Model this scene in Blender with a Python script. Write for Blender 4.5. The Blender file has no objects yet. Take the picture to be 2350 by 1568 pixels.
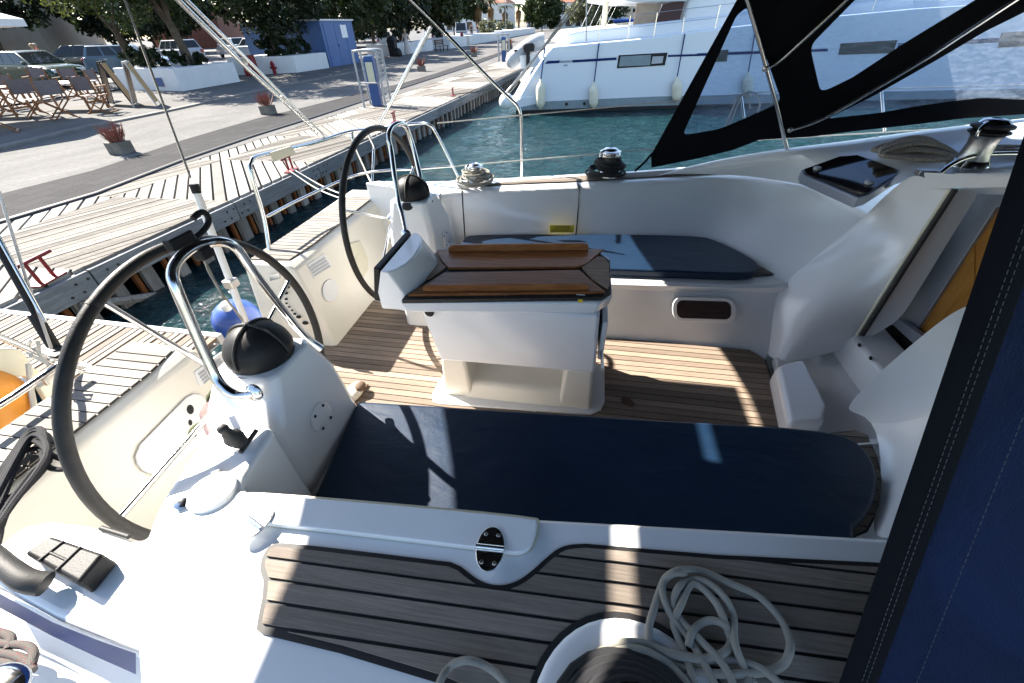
import bpy, bmesh, math, random
from mathutils import Vector, Matrix, noise as mnoise
random.seed(7)
S = bpy.context.scene
COL = S.collection
# ------------------------------------------------------------------ camera, light, exposure
# World axes: +X towards the yacht's bow, +Y to port, Z up from the water.  Eye 2.5 m above the water.
EYE = Vector((0, 0, 2.5))
FPX, CXP, CYP, YH, ROLL, YAW = 925.0, 1175.0, 784.0, 55.0, 0.03, math.radians(10.5)
_th = math.atan((CYP - YH) / FPX)
_rot = Matrix.Rotation(YAW, 3, 'Z')
_F = _rot @ Vector((0, math.cos(_th), -math.sin(_th)))
_R0 = _rot @ Vector((1, 0, 0))
_U0 = _R0.cross(_F)
_R = math.cos(ROLL) * _R0 - math.sin(ROLL) * _U0
_U = math.sin(ROLL) * _R0 + math.cos(ROLL) * _U0
cam = bpy.data.cameras.new('camera')
cam.sensor_width = 36.0
cam.lens = FPX / 2350.0 * 36.0
cam.clip_start, cam.clip_end = 0.02, 3000
camo = bpy.data.objects.new('camera', cam)
COL.objects.link(camo)
camo.matrix_world = Matrix(((_R.x, _U.x, -_F.x, EYE.x), (_R.y, _U.y, -_F.y, EYE.y), (_R.z, _U.z, -_F.z, EYE.z), (0, 0, 0, 1)))
S.camera = camo

SUN_AZ, SUN_EL = math.radians(-57.0) , math.radians(40.0)      # azimuth measured from the view's depth axis
_sd = _rot @ Vector((math.sin(SUN_AZ) * math.cos(SUN_EL), math.cos(SUN_AZ) * math.cos(SUN_EL), math.sin(SUN_EL)))
SUNDIR = _sd.normalized()
w = bpy.data.worlds.new('World'); S.world = w; w.use_nodes = True
nt = w.node_tree
sky = nt.nodes.new('ShaderNodeTexSky'); sky.sky_type = 'NISHITA'; sky.sun_disc = False
sky.sun_elevation = SUN_EL
sky.sun_rotation = math.atan2(SUNDIR.x, SUNDIR.y)
sky.air_density, sky.dust_density, sky.ozone_density = 1.0, .6, 1.0
nt.links.new(sky.outputs[0], nt.nodes['Background'].inputs[0])
nt.nodes['Background'].inputs[1].default_value = 0.084
sl = bpy.data.lights.new('sun', 'SUN'); sl.energy = 5.0; sl.angle = math.radians(0.53); sl.color = (1.0, 0.93, 0.83)
so = bpy.data.objects.new('sun', sl); COL.objects.link(so)
so.rotation_euler = SUNDIR.to_track_quat('Z', 'Y').to_euler(); so.location = (-20, 20, 30)
S.view_settings.view_transform = 'Standard'; S.view_settings.look = 'None'
S.view_settings.exposure = 2.08; S.view_settings.gamma = 1.0
S.view_settings.use_curve_mapping = False

# ------------------------------------------------------------------ helpers
def ray(x, y):
    return _F + (x - CXP) / FPX * _R - (y - CYP) / FPX * _U
def PZ(x, y, z):
    d = ray(x, y); return EYE + d * ((z - EYE.z) / d.z)
def PX(x, y, X):
    d = ray(x, y); return EYE + d * ((X - EYE.x) / d.x)
def PY(x, y, Y):
    d = ray(x, y); return EYE + d * ((Y - EYE.y) / d.y)
def PP(x, y, p, n):
    d = ray(x, y); p = Vector(p); n = Vector(n); return EYE + d * ((p - EYE).dot(n) / d.dot(n))

def new(name, verts, faces, mat=None, parent=None, smooth=False, bevel=0, seg=2, subsurf=0, angle=40, wn=False):
    me = bpy.data.meshes.new(name)
    me.from_pydata([tuple(v) for v in verts], [], faces)
    me.validate()
    bm = bmesh.new(); bm.from_mesh(me); bmesh.ops.recalc_face_normals(bm, faces=bm.faces); bm.to_mesh(me); bm.free()
    return wrap(name, me, mat, parent, smooth, bevel, seg, subsurf, angle)
def wrap(name, me, mat=None, parent=None, smooth=False, bevel=0, seg=2, subsurf=0, angle=40):
    o = bpy.data.objects.new(name, me); COL.objects.link(o)
    if mat is not None: me.materials.append(M(mat) if isinstance(mat, str) else mat)
    if parent is not None: o.parent = parent
    if bevel:
        b = o.modifiers.new('bevel', 'BEVEL'); b.width = bevel; b.segments = seg; b.limit_method = 'ANGLE'; b.angle_limit = math.radians(angle); b.harden_normals = True
        smooth = True
    if subsurf:
        s = o.modifiers.new('sub', 'SUBSURF'); s.levels = s.render_levels = subsurf; smooth = True
    if smooth:
        me.polygons.foreach_set('use_smooth', [True] * len(me.polygons))
        try:
            me.set_sharp_from_angle(angle=math.radians(50 if not bevel else 80))
        except Exception: pass
    return o
def empty(name, loc=(0, 0, 0), parent=None):
    o = bpy.data.objects.new(name, None); COL.objects.link(o); o.location = loc; o.empty_display_size = .1
    if parent is not None: o.parent = parent
    return o
def tag(o, label=None, cat=None, group=None, kind=None):
    if label: o['label'] = label
    if cat: o['category'] = cat
    if group: o['group'] = group
    if kind: o['kind'] = kind
    return o
def bm_new(name, bm, mat, parent=None, **k):
    me = bpy.data.meshes.new(name)
    bmesh.ops.recalc_face_normals(bm, faces=bm.faces)
    bm.to_mesh(me); bm.free(); return wrap(name, me, mat, parent, **k)
def slab_data(poly, z, t):
    n = len(poly)
    vs = [(p[0], p[1], z) for p in poly] + [(p[0], p[1], z - t) for p in poly]
    fs = [list(range(n)), list(range(2 * n - 1, n - 1, -1))] + [[i, n + i, n + (i + 1) % n, (i + 1) % n] for i in range(n)]
    return vs, fs
def slab(name, poly, z, t, mat, parent=None, **k):
    return new(name, *slab_data(poly, z, t), mat, parent, **k)
def box(name, lo, hi, mat, parent=None, **k):
    (a, b, c), (d, e, f) = lo, hi
    return slab(name, [(a, b), (d, b), (d, e), (a, e)], f, f - c, mat, parent, **k)
def obox(name, c, size, mat, parent=None, rz=0, rot=None, **k):
    """box centred at c, turned"""
    sx, sy, sz = [s / 2 for s in size]
    R = rot if rot is not None else Matrix.Rotation(rz, 3, 'Z')
    vs = [Vector(c) + R @ Vector((x * sx, y * sy, z * sz)) for z in (1, -1) for x, y in ((-1, -1), (1, -1), (1, 1), (-1, 1))]
    return new(name, vs, [[0, 1, 2, 3], [7, 6, 5, 4], [0, 4, 5, 1], [1, 5, 6, 2], [2, 6, 7, 3], [3, 7, 4, 0]], mat, parent, **k)
def loft(name, rings, mat, parent=None, closed=True, caps=True, **k):
    n = len(rings[0]); vs = [p for r in rings for p in r]; fs = []
    for i in range(len(rings) - 1):
        for j in range(n if closed else n - 1):
            a, b = i * n + j, i * n + (j + 1) % n
            fs.append([a, b, b + n, a + n])
    if caps and closed:
        fs.append(list(range(n - 1, -1, -1))); m = (len(rings) - 1) * n; fs.append(list(range(m, m + n)))
    return new(name, vs, fs, mat, parent, **k)
def catmull(pts, n=6, closed=False):
    pts = [Vector(p) for p in pts]; out = []; N = len(pts)
    if N < 3: return pts
    for i in range(N if closed else N - 1):
        p1, p2 = pts[i], pts[(i + 1) % N]
        p0 = pts[i - 1] if (closed or i > 0) else p1 * 2 - p2
        p3 = pts[(i + 2) % N] if (closed or i + 2 < N) else p2 * 2 - p1
        for s in range(n):
            t = s / n
            out.append(.5 * ((2 * p1) + (p2 - p0) * t + (2 * p0 - 5 * p1 + 4 * p2 - p3) * t * t + (3 * p1 - p0 - 3 * p2 + p3) * t ** 3))
    if not closed: out.append(pts[-1])
    return out
def tube_data(pts, r, res=8, closed=False):
    pts = [Vector(p) for p in pts]; N = len(pts); vs = []; fs = []
    rr = r if callable(r) else (lambda t: r)
    up = None
    for i, p in enumerate(pts):
        a = pts[i - 1] if (i > 0 or closed) else p
        b = pts[(i + 1) % N] if (i < N - 1 or closed) else p
        t = (b - a); t = t.normalized() if t.length > 1e-9 else Vector((0, 0, 1))
        if up is None:
            up = Vector((0, 0, 1)) if abs(t.z) < .9 else Vector((1, 0, 0))
        s = t.cross(up); s = s.normalized() if s.length > 1e-6 else t.orthogonal().normalized()
        up = s.cross(t).normalized()
        R = rr(i / max(1, N - 1))
        for j in range(res):
            q = 2 * math.pi * j / res
            vs.append(p + (s * math.cos(q) + up * math.sin(q)) * R)
    for i in range(N if closed else N - 1):
        for j in range(res):
            a, b = i * res + j, i * res + (j + 1) % res
            c, d = ((i + 1) % N) * res + (j + 1) % res, ((i + 1) % N) * res + j
            fs.append([a, b, c, d])
    if not closed:
        fs.append(list(range(res - 1, -1, -1))); fs.append(list(range((N - 1) * res, N * res)))
    return vs, fs
def tube(name, pts, r, mat, parent=None, res=8, smooth_path=0, closed=False):
    if smooth_path: pts = catmull(pts, smooth_path, closed)
    vs, fs = tube_data(pts, r, res, closed)
    return new(name, vs, fs, mat, parent, smooth=True)
def tubes(name, lst, mat, parent=None, res=6):
    V, Fc = [], []
    for pts, r in lst:
        vs, fs = tube_data(pts, r, res); k = len(V); V += vs; Fc += [[i + k for i in f] for f in fs]
    return new(name, V, Fc, mat, parent, smooth=True)
def lathe(name, prof, loc, mat, parent=None, axis=(0, 0, 1), res=20, **k):
    q = Vector(axis).to_track_quat('Z', 'Y').to_matrix()
    vs, fs = [], []; n = len(prof); L = Vector(loc)
    for r, z in prof:
        for j in range(res):
            a = 2 * math.pi * j / res
            vs.append(L + q @ Vector((max(r, 1e-4) * math.cos(a), max(r, 1e-4) * math.sin(a), z)))
    for i in range(n - 1):
        for j in range(res):
            fs.append([i * res + j, i * res + (j + 1) % res, (i + 1) * res + (j + 1) % res, (i + 1) * res + j])
    fs.append(list(range(res - 1, -1, -1))); fs.append(list(range((n - 1) * res, n * res)))
    k.setdefault('smooth', True)
    return new(name, vs, fs, mat, parent, **k)
def ball(name, c, r, mat, parent=None, sx=1, sy=1, sz=1, nu=24, nv=14, bottom=-1.0):
    prof = []
    a0 = -math.pi / 2 if bottom <= -1 else math.asin(bottom)
    for i in range(nv + 1):
        a = a0 + (math.pi / 2 - a0) * i / nv; prof.append((r * math.cos(a), r * math.sin(a)))
    o = lathe(name, prof, (0, 0, 0), mat, parent, res=nu)
    for v in o.data.vertices: v.co = Vector((v.co.x * sx, v.co.y * sy, v.co.z * sz)) + Vector(c)
    return o
def clip(poly, p, n):
    out = []; N = len(poly)
    for i in range(N):
        a, b = poly[i], poly[(i + 1) % N]
        da = (a[0] - p[0]) * n[0] + (a[1] - p[1]) * n[1]; db = (b[0] - p[0]) * n[0] + (b[1] - p[1]) * n[1]
        if da >= 0: out.append(a)
        if (da > 0 and db < 0) or (da < 0 and db > 0):
            t = da / (da - db); out.append((a[0] + (b[0] - a[0]) * t, a[1] + (b[1] - a[1]) * t))
    return out
def area(poly):
    return .5 * sum(poly[i][0] * poly[(i + 1) % len(poly)][1] - poly[(i + 1) % len(poly)][0] * poly[i][1] for i in range(len(poly)))
def inset(poly, d):
    P = [Vector((p[0], p[1])) for p in poly]
    if area(poly) < 0: P.reverse()
    out = []; N = len(P)
    for i in range(N):
        a, b, c = P[i - 1], P[i], P[(i + 1) % N]
        e1, e2 = (b - a), (c - b)
        if e1.length < 1e-7 or e2.length < 1e-7: continue
        n1 = Vector((-e1.y, e1.x)).normalized(); n2 = Vector((-e2.y, e2.x)).normalized()
        m = n1 + n2
        if m.length < 1e-6: continue
        m.normalize(); k = d / max(.35, m.dot(n1)); q = b + m * k; out.append((q.x, q.y))
    return out
def smooth2(px, n=2, closed=False):
    """cut the corners of an outline (twice by default) so that it bends instead of kinking"""
    P = [Vector((a[0], a[1])) for a in px]
    for _ in range(2):
        Q = []; N = len(P)
        for k in range(N if closed else N - 1):
            a, b = P[k], P[(k + 1) % N]; Q += [a.lerp(b, .25), a.lerp(b, .75)]
        P = Q if closed else [P[0]] + Q + [P[-1]]
    return [(p.x, p.y) for p in P]
def xy(pts): return [(p.x, p.y) for p in pts]
def pxpoly(px, z): return xy([PZ(x, y, z) for x, y in px])
def planks(parent, poly, z, direction, width, gap, mat, t=.012, edge=0.0, phase=0.0, name='plank', minarea=3e-4, keep=None, jitter=0.0):
    """cut a polygon into boards along a direction; each board is an object of its own"""
    if edge: poly = inset(poly, edge)
    d = Vector((direction[0], direction[1])).normalized(); n = Vector((-d.y, d.x))
    s = [p[0] * n.x + p[1] * n.y for p in poly]; lo, hi = min(s), max(s)
    k = math.floor((lo - phase) / width); out = []
    rnd = random.Random(int(abs(lo) * 1000) + 5)
    base = bmesh.new(); f = base.faces.new([base.verts.new((p[0], p[1], z)) for p in (poly if area(poly) > 0 else poly[::-1])])
    bmesh.ops.triangulate(base, faces=[f])
    while phase + k * width < hi:
        a = phase + k * width + gap / 2; b = phase + (k + 1) * width - gap / 2; k += 1
        bm = base.copy(); n3 = Vector((n.x, n.y, 0))
        for co, no in ((n3 * a, -n3), (n3 * b, n3)):
            bmesh.ops.bisect_plane(bm, geom=bm.verts[:] + bm.edges[:] + bm.faces[:], plane_co=co, plane_no=no, clear_outer=True)
        if sum(q.calc_area() for q in bm.faces) < minarea: bm.free(); continue
        bmesh.ops.dissolve_limit(bm, angle_limit=.01, verts=bm.verts[:], edges=bm.edges[:])
        dz = rnd.uniform(-jitter, jitter)
        ext = bmesh.ops.extrude_face_region(bm, geom=bm.faces[:])
        vs_ = [g for g in ext['geom'] if isinstance(g, bmesh.types.BMVert)]
        for q in bm.verts: q.co.z += dz
        for q in vs_: q.co.z -= t
        out.append(bm_new(name, bm, mat, parent))
    base.free()
    return out
def text(name, body, size, mat, loc, rot, parent=None, ext=.0008, align='CENTER'):
    cu = bpy.data.curves.new(name, 'FONT'); cu.body = body; cu.size = size; cu.extrude = ext; cu.align_x = align; cu.align_y = 'CENTER'
    o = bpy.data.objects.new(name, cu); COL.objects.link(o); cu.materials.append(M(mat))
    o.matrix_world = Matrix.Translation(Vector(loc)) @ rot.to_4x4()
    bpy.context.view_layer.update()
    me = bpy.data.meshes.new_from_object(o.evaluated_get(bpy.context.evaluated_depsgraph_get()))
    mo = bpy.data.objects.new(name, me); COL.objects.link(mo); mo.matrix_world = o.matrix_world.copy()
    bpy.data.objects.remove(o); o = mo
    if parent is not None: o.parent = parent
    return o
def copy_tree(o, parent=None):
    c = o.copy(); COL.objects.link(c)
    if parent is not None: c.parent = parent
    for ch in list(o.children): copy_tree(ch, c)
    return c

# ------------------------------------------------------------------ materials
_mats = {}
def M(n): return _mats[n]
class NT:
    def __init__(s, name):
        s.m = bpy.data.materials.new(name); s.m.use_nodes = True; s.t = s.m.node_tree; s.b = s.t.nodes['Principled BSDF']; _mats[name] = s.m
    def n(s, typ, **k):
        x = s.t.nodes.new(typ)
        for a, v in k.items(): setattr(x, a, v)
        return x
    def l(s, a, b): s.t.links.new(a, b)
    def set(s, **k):
        for a, v in k.items(): s.b.inputs[a.replace('_', ' ')].default_value = v
        return s
    def coord(s, scale=(1, 1, 1), kind='Object', rz=0):
        c = s.n('ShaderNodeTexCoord'); m = s.n('ShaderNodeMapping'); m.inputs['Scale'].default_value = scale; m.inputs['Rotation'].default_value = (0, 0, rz)
        s.l(c.outputs[kind], m.inputs[0]); return m.outputs[0]
    def noise(s, vec, scale=5, detail=4, rough=.55, dist=0):
        x = s.n('ShaderNodeTexNoise'); x.inputs['Scale'].default_value = scale; x.inputs['Detail'].default_value = detail; x.inputs['Roughness'].default_value = rough; x.inputs['Distortion'].default_value = dist
        s.l(vec, x.inputs['Vector']); return x.outputs['Fac']
    def ramp(s, fac, stops, interp='LINEAR'):
        r = s.n('ShaderNodeValToRGB'); e = r.color_ramp; e.interpolation = interp
        while len(e.elements) < len(stops): e.elements.new(.5)
        for i, (p, c) in enumerate(stops): e.elements[i].position = p; e.elements[i].color = tuple(c) + (1,) if len(c) == 3 else c
        s.l(fac, r.inputs[0]); return r.outputs[0]
    def mix(s, fac, a, b, blend='MIX'):
        x = s.n('ShaderNodeMix', data_type='RGBA', blend_type=blend)
        for sock, v in ((x.inputs[0], fac), (x.inputs[6], a), (x.inputs[7], b)):
            if hasattr(v, 'is_linked') or hasattr(v, 'links'): s.l(v, sock)
            elif isinstance(v, (int, float)): sock.default_value = v
            else: sock.default_value = tuple(v) + (1,)
        return x.outputs[2]
    def math(s, op, a, b=None):
        x = s.n('ShaderNodeMath', operation=op)
        for i, v in enumerate((a, b)):
            if v is None: continue
            if isinstance(v, (int, float)): x.inputs[i].default_value = v
            else: s.l(v, x.inputs[i])
        return x.outputs[0]
    def color(s, v): s.l(v, s.b.inputs['Base Color'])
    def rough(s, v): s.l(v, s.b.inputs['Roughness'])
    def bump(s, h, strength=.3, dist=.01):
        b = s.n('ShaderNodeBump'); b.inputs['Strength'].default_value = strength; b.inputs['Distance'].default_value = dist
        s.l(h, b.inputs['Height']); s.l(b.outputs[0], s.b.inputs['Normal'])
    def rnd(s): return s.n('ShaderNodeObjectInfo').outputs['Random']

def plain(name, col, rough=.5, metal=0, var=.12, scale=6, bump=0, spec=.5, coat=0):
    t = NT(name); t.set(Roughness=rough, Metallic=metal)
    t.b.inputs['Specular IOR Level'].default_value = spec
    if coat: t.b.inputs['Coat Weight'].default_value = coat
    f = t.noise(t.coord(), scale, 5)
    c = t.ramp(f, [(.3, [x * (1 - var) for x in col]), (.7, [min(1, x * (1 + var)) for x in col])])
    t.color(c)
    if bump: t.bump(t.noise(t.coord(), scale * 12, 3), bump, .004)
    return t
def wood(name, c0, c1, c2, scale=(1.5, 40, 40), rough=.75, rz=0, var=.35, bump=.25, coat=0, spec=.4):
    t = NT(name); t.b.inputs['Specular IOR Level'].default_value = spec
    t.set(Roughness=rough)
    if coat: t.b.inputs['Coat Weight'].default_value = coat; t.b.inputs['Coat Roughness'].default_value = .15
    v = t.coord(scale, rz=rz); f = t.noise(v, 2.2, 6, .65, .4); g = t.noise(t.coord((1, 1, 1)), 3, 3)
    fine = t.noise(t.coord((scale[0] * 4, scale[1] * 5, scale[2] * 5), rz=rz), 3, 3, .6)
    col = t.ramp(f, [(.28, c0), (.5, c1), (.72, c2)])
    col = t.mix(t.math('MULTIPLY', g, .35), col, [x * .7 for x in c1])
    h = t.n('ShaderNodeHueSaturation'); h.inputs['Hue'].default_value = .5
    mr = t.n('ShaderNodeMapRange'); mr.inputs['To Min'].default_value = 1 - var; mr.inputs['To Max'].default_value = 1 + var * .6
    t.l(t.rnd(), mr.inputs[0]); t.l(mr.outputs[0], h.inputs['Value']); t.l(col, h.inputs['Color'])
    dk = t.ramp(fine, [(.35, (.72, .72, .72)), (.55, (1, 1, 1))])
    t.color(t.mix(.8, h.outputs[0], dk, 'MULTIPLY'))
    t.bump(t.math('ADD', f, fine), bump, .003)
    return t
# gelcoat with very faint soiling
t = NT('gelcoat'); t.set(Roughness=.22); t.b.inputs['Coat Weight'].default_value = .35; t.b.inputs['Coat Roughness'].default_value = .12
f1 = t.noise(t.coord(), 1.7, 5); f2 = t.noise(t.coord(), 60, 3)
c = t.ramp(f1, [(.3, (.74, .745, .74)), (.65, (.81, .815, .815))])
c = t.mix(t.ramp(f2, [(.70, (0, 0, 0)), (.78, (.16, .16, .16))]), c, (.45, .42, .36)); t.color(c)
t.rough(t.ramp(f1, [(.3, (.26,) * 3), (.7, (.14,) * 3)])); t.bump(t.noise(t.coord(), 5, 2), .05, .01)
t = NT('gelcoat_cream'); t.set(Roughness=.3); f1 = t.noise(t.coord(), 2.2, 5)
t.color(t.ramp(f1, [(.3, (.74, .70, .60)), (.65, (.79, .755, .665))])); t.bump(t.noise(t.coord(), 5, 2), .04, .01)
wood('teak', (.155, .125, .098), (.225, .186, .152), (.29, .246, .205), scale=(2.5, 85, 85))
wood('teak_y', (.20, .177, .15), (.29, .258, .223), (.37, .335, .292), scale=(40, 1.5, 40))
wood('teak_pale', (.19, .168, .145), (.26, .235, .205), (.33, .30, .265), scale=(2.5, 80, 80))
wood('teak_sole', (.19, .138, .096), (.29, .22, .165), (.39, .307, .238), scale=(2.5, 80, 80))
wood('varnish', (.19, .060, .018), (.34, .125, .038), (.46, .205, .070), scale=(1.2, 26, 26), rough=.45, var=.15, bump=.06, coat=.12, spec=.3)
wood('board', (.115, .104, .09), (.205, .188, .165), (.30, .28, .25), var=.5, scale=(3, 30, 30), rough=.85, rz=-.5, bump=.5, spec=.12)
wood('board_light', (.21, .198, .18), (.30, .285, .26), (.38, .363, .335), scale=(20, 2.5, 30), rough=.85, bump=.5, spec=.12)
wood('pile_wood', (.10, .085, .07), (.24, .22, .20), (.36, .35, .33), scale=(25, 25, 1.5), rough=.9, var=.5, bump=.6)
wood('fascia', (.13, .13, .13), (.20, .205, .21), (.29, .29, .29), scale=(20, 1.0, 20), rough=.85, bump=.5)
wood('chair_wood', (.13, .05, .018), (.24, .10, .035), (.34, .16, .06), scale=(8, 8, 8), rough=.5, var=.3)
wood('door_wood', (.22, .085, .012), (.34, .15, .025), (.44, .21, .04), scale=(20, 20, 1.2), rough=.35, var=.1, bump=.1)
plain('caulk', (.012, .012, .013), .6, var=.3)
t = NT('steel'); t.set(Metallic=1, Roughness=.16); t.b.inputs['Base Color'].default_value = (.72, .71, .69, 1); t.rough(t.ramp(t.noise(t.coord(), 30, 3), [(.3, (.10,) * 3), (.7, (.24,) * 3)]))
t = NT('steel_dull'); t.set(Metallic=1, Roughness=.38); t.b.inputs['Base Color'].default_value = (.55, .54, .52, 1); t.rough(t.ramp(t.noise(t.coord(), 40, 3), [(.3, (.28,) * 3), (.7, (.45,) * 3)]))
t = NT('galvanised'); t.set(Metallic=.7, Roughness=.5); t.color(t.ramp(t.noise(t.coord(), 14, 4), [(.3, (.26, .275, .29)), (.7, (.38, .395, .41))]))
t = NT('alu'); t.set(Metallic=.7, Roughness=.42); t.b.inputs['Base Color'].default_value = (.34, .37, .43, 1)
plain('black_plastic', (.016, .016, .017), .5, var=.25, scale=20, bump=.12, spec=.22)
plain('black_rubber', (.022, .021, .020), .6, var=.3, scale=30, bump=.2)
t = plain('leather', (.020, .019, .018), .5, var=.3, scale=25, bump=.3, spec=.3)
plain('white_plastic', (.74, .74, .73), .35, var=.04)
plain('white_paint', (.60, .605, .61), .6, var=.06, scale=2, bump=.1)
plain('cream_plastic', (.66, .62, .48), .4, var=.06)
plain('grey_plastic', (.42, .43, .45), .45, var=.08)
plain('navy_stripe', (.008, .028, .12), .5, var=.2, spec=.08)
t = NT('vinyl'); t.b.inputs['Specular IOR Level'].default_value = .4
f = t.noise(t.coord(), 3, 5); g = t.noise(t.coord(), 300, 2)
t.color(t.ramp(f, [(.3, (.004, .0165, .042)), (.7, (.007, .024, .056))])); t.set(Roughness=.42); t.bump(t.math('ADD', t.math('MULTIPLY', t.noise(t.coord((1, 1.8, 1)), 5, 4, .5, .6), 8), g), .2, .004)
t = NT('canvas'); f = t.noise(t.coord(), 4, 5); wv = t.noise(t.coord((1, 1, 1)), 420, 2)
t.color(t.ramp(f, [(.3, (.0018, .0022, .0045)), (.7, (.003, .004, .0075))])); t.set(Roughness=.8); t.b.inputs['Specular IOR Level'].default_value = .15
t.bump(t.math('ADD', t.math('MULTIPLY', f, 3), wv), .3, .004)
t = NT('canvas_blue'); f = t.noise(t.coord((1, 1, .35)), 5, 5, .6, .8); wv = t.noise(t.coord((1, 1, 1)), 420, 2)
t.color(t.ramp(f, [(.3, (.0015, .007, .030)), (.7, (.004, .015, .060))])); t.set(Roughness=.72); t.b.inputs['Specular IOR Level'].default_value = .2
t.bump(t.math('ADD', t.math('MULTIPLY', f, 8), wv), .45, .006)
t = NT('clear_vinyl')
tr = t.n('ShaderNodeBsdfTransparent'); tr.inputs[0].default_value = (.72, .80, .90, 1)
gl = t.n('ShaderNodeBsdfGlossy'); gl.inputs['Roughness'].default_value = .12
df = t.n('ShaderNodeBsdfTranslucent'); df.inputs[0].default_value = (.85, .9, 1, 1)
mx = t.n('ShaderNodeMixShader'); mx2 = t.n('ShaderNodeMixShader')
sc = t.ramp(t.noise(t.coord((3, 1, 9), rz=.3), 6, 8, .8, .3), [(.45, (.015,) * 3), (.75, (.10,) * 3)])
t.l(sc, mx.inputs[0]); t.l(tr.outputs[0], mx.inputs[1]); t.l(df.outputs[0], mx.inputs[2])
mx2.inputs[0].default_value = .06; t.l(mx.outputs[0], mx2.inputs[1]); t.l(gl.outputs[0], mx2.inputs[2])
t.l(mx2.outputs[0], t.t.nodes['Material Output'].inputs[0])
plain('thread', (.085, .09, .10), .8)
t = NT('smoked'); t.set(Roughness=.06); t.b.inputs['Base Color'].default_value = (.012, .009, .010, 1)
t = NT('glass_dark'); t.set(Roughness=.05); t.b.inputs['Base Color'].default_value = (.02, .025, .03, 1)
def rope(name, c1, c2, sc=90, fleck=None):
    t = NT(name); t.set(Roughness=.85)
    wv = t.n('ShaderNodeTexWave'); wv.inputs['Scale'].default_value = sc; wv.inputs['Distortion'].default_value = 3; wv.bands_direction = 'DIAGONAL'
    t.l(t.coord(), wv.inputs[0]); c = t.mix(wv.outputs['Fac'], c1, c2)
    if fleck: c = t.mix(t.ramp(t.noise(t.coord(), sc * 1.1, 1), [(.62, (0,) * 3), (.66, (1,) * 3)]), c, fleck)
    t.color(c); t.bump(wv.outputs['Fac'], .5, .003)
rope('rope_grey', (.24, .225, .19), (.37, .35, .30), 300)
rope('rope_white', (.50, .48, .43), (.64, .62, .57), 260)
rope('rope_black', (.010, .010, .012), (.022, .022, .026), 260)
rope('rope_fleck', (.34, .30, .25), (.48, .44, .38), 140, (.16, .03, .015))
rope('rope_redfleck', (.07, .067, .062), (.16, .152, .14), 300, (.22, .008, .008))
# water
t = NT('water'); t.set(Roughness=.07, IOR=1.33); t.b.inputs['Specular IOR Level'].default_value = .28; t.b.inputs['Base Color'].default_value = (.004, .030, .036, 1)
n1 = t.noise(t.coord((1, 1.6, 1), rz=.5), 2.6, 5, .62, .6); n2 = t.noise(t.coord((1, 1.4, 1), rz=-.3), 9, 4, .6, .4)
t.color(t.ramp(n1, [(.35, (.002, .015, .019)), (.7, (.007, .036, .040))]))
t.bump(t.math('ADD', n1, t.math('MULTIPLY', n2, .6)), 1.0, .10)
# paving
t = NT('promenade'); t.set(Roughness=.9); t.b.inputs['Specular IOR Level'].default_value = .08; f = t.noise(t.coord((1, .35, 1)), .9, 8, .68, .5); g = t.noise(t.coord(), 14, 5, .7)
t.color(t.mix(t.ramp(g, [(.35, (.5,) * 3), (.7, (0,) * 3)]), t.ramp(f, [(.3, (.115, .112, .108)), (.7, (.195, .19, .182))]), (.07, .069, .067))); t.bump(g, .3, .01)
t = NT('setts'); t.set(Roughness=.9); t.b.inputs['Specular IOR Level'].default_value = .08
br = t.n('ShaderNodeTexBrick'); br.inputs['Scale'].default_value = 1; br.inputs['Brick Width'].default_value = .55; br.inputs['Row Height'].default_value = .3; br.inputs['Mortar Size'].default_value = .012
br.inputs['Color1'].default_value = (.026, .0255, .027, 1); br.inputs['Color2'].default_value = (.043, .042, .044, 1); br.inputs['Mortar'].default_value = (.016, .016, .016, 1)
t.l(t.coord((1, 1, 1), rz=math.pi / 2), br.inputs['Vector'])
g = t.noise(t.coord(), 45, 4, .7); t.color(t.mix(.45, br.outputs[0], t.ramp(g, [(.3, (.012, .012, .012)), (.7, (.075, .074, .076))]))); t.bump(t.math('ADD', g, br.outputs['Fac']), .4, .01)
plain('asphalt', (.075, .075, .078), .85, var=.3, scale=2, bump=.3)
plain('kerb_stone', (.19, .18, .17), .9, var=.2, scale=4, bump=.3, spec=.1)
# ================================================================== THE YACHT
YA = empty('sailing_yacht', (0, 1.75, 0))
YA.location = (0, 0, 0)
tag(YA, 'white sailing yacht with twin steering wheels, teak decks and a navy sprayhood, filling the foreground', 'sailing yacht')
Z_CF = 1.49
Z_CO, Z_CU, Z_SE, Z_FL, Z_TB, Z_TR = 1.55, 1.18, 1.12, .76, 1.5, 1.35
MID = 1.73
# ---- hull
def hull_ring(z, k):
    pts = [(-2.28 + k, 3.35), (-1.0, 3.72 - k * .5), (.6, 3.86 - k), (3.2, 3.95 - k), (5.5, 3.7 - k), (5.5, -.25 + k), (3.2, -.46 + k), (.6, -.38 + k), (-1.0, -.20 + k * .5), (-2.28 + k, .12)]
    return [(x, y, min(z, .72) if x < -1.9 else z) for x, y in pts]
hull = loft('hull', [hull_ring(.05, .35), hull_ring(.5, .12), hull_ring(1.0, .03), hull_ring(1.1, .05)], 'gelcoat', YA)
# keep the hull's lid below the sole by building it open: drop the cap faces
bm = bmesh.new(); bm.from_mesh(hull.data); bm.faces.ensure_lookup_table()
bmesh.ops.delete(bm, geom=[f for f in bm.faces if len(f.verts) > 4], context='FACES'); bm.to_mesh(hull.data); bm.free()
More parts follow.
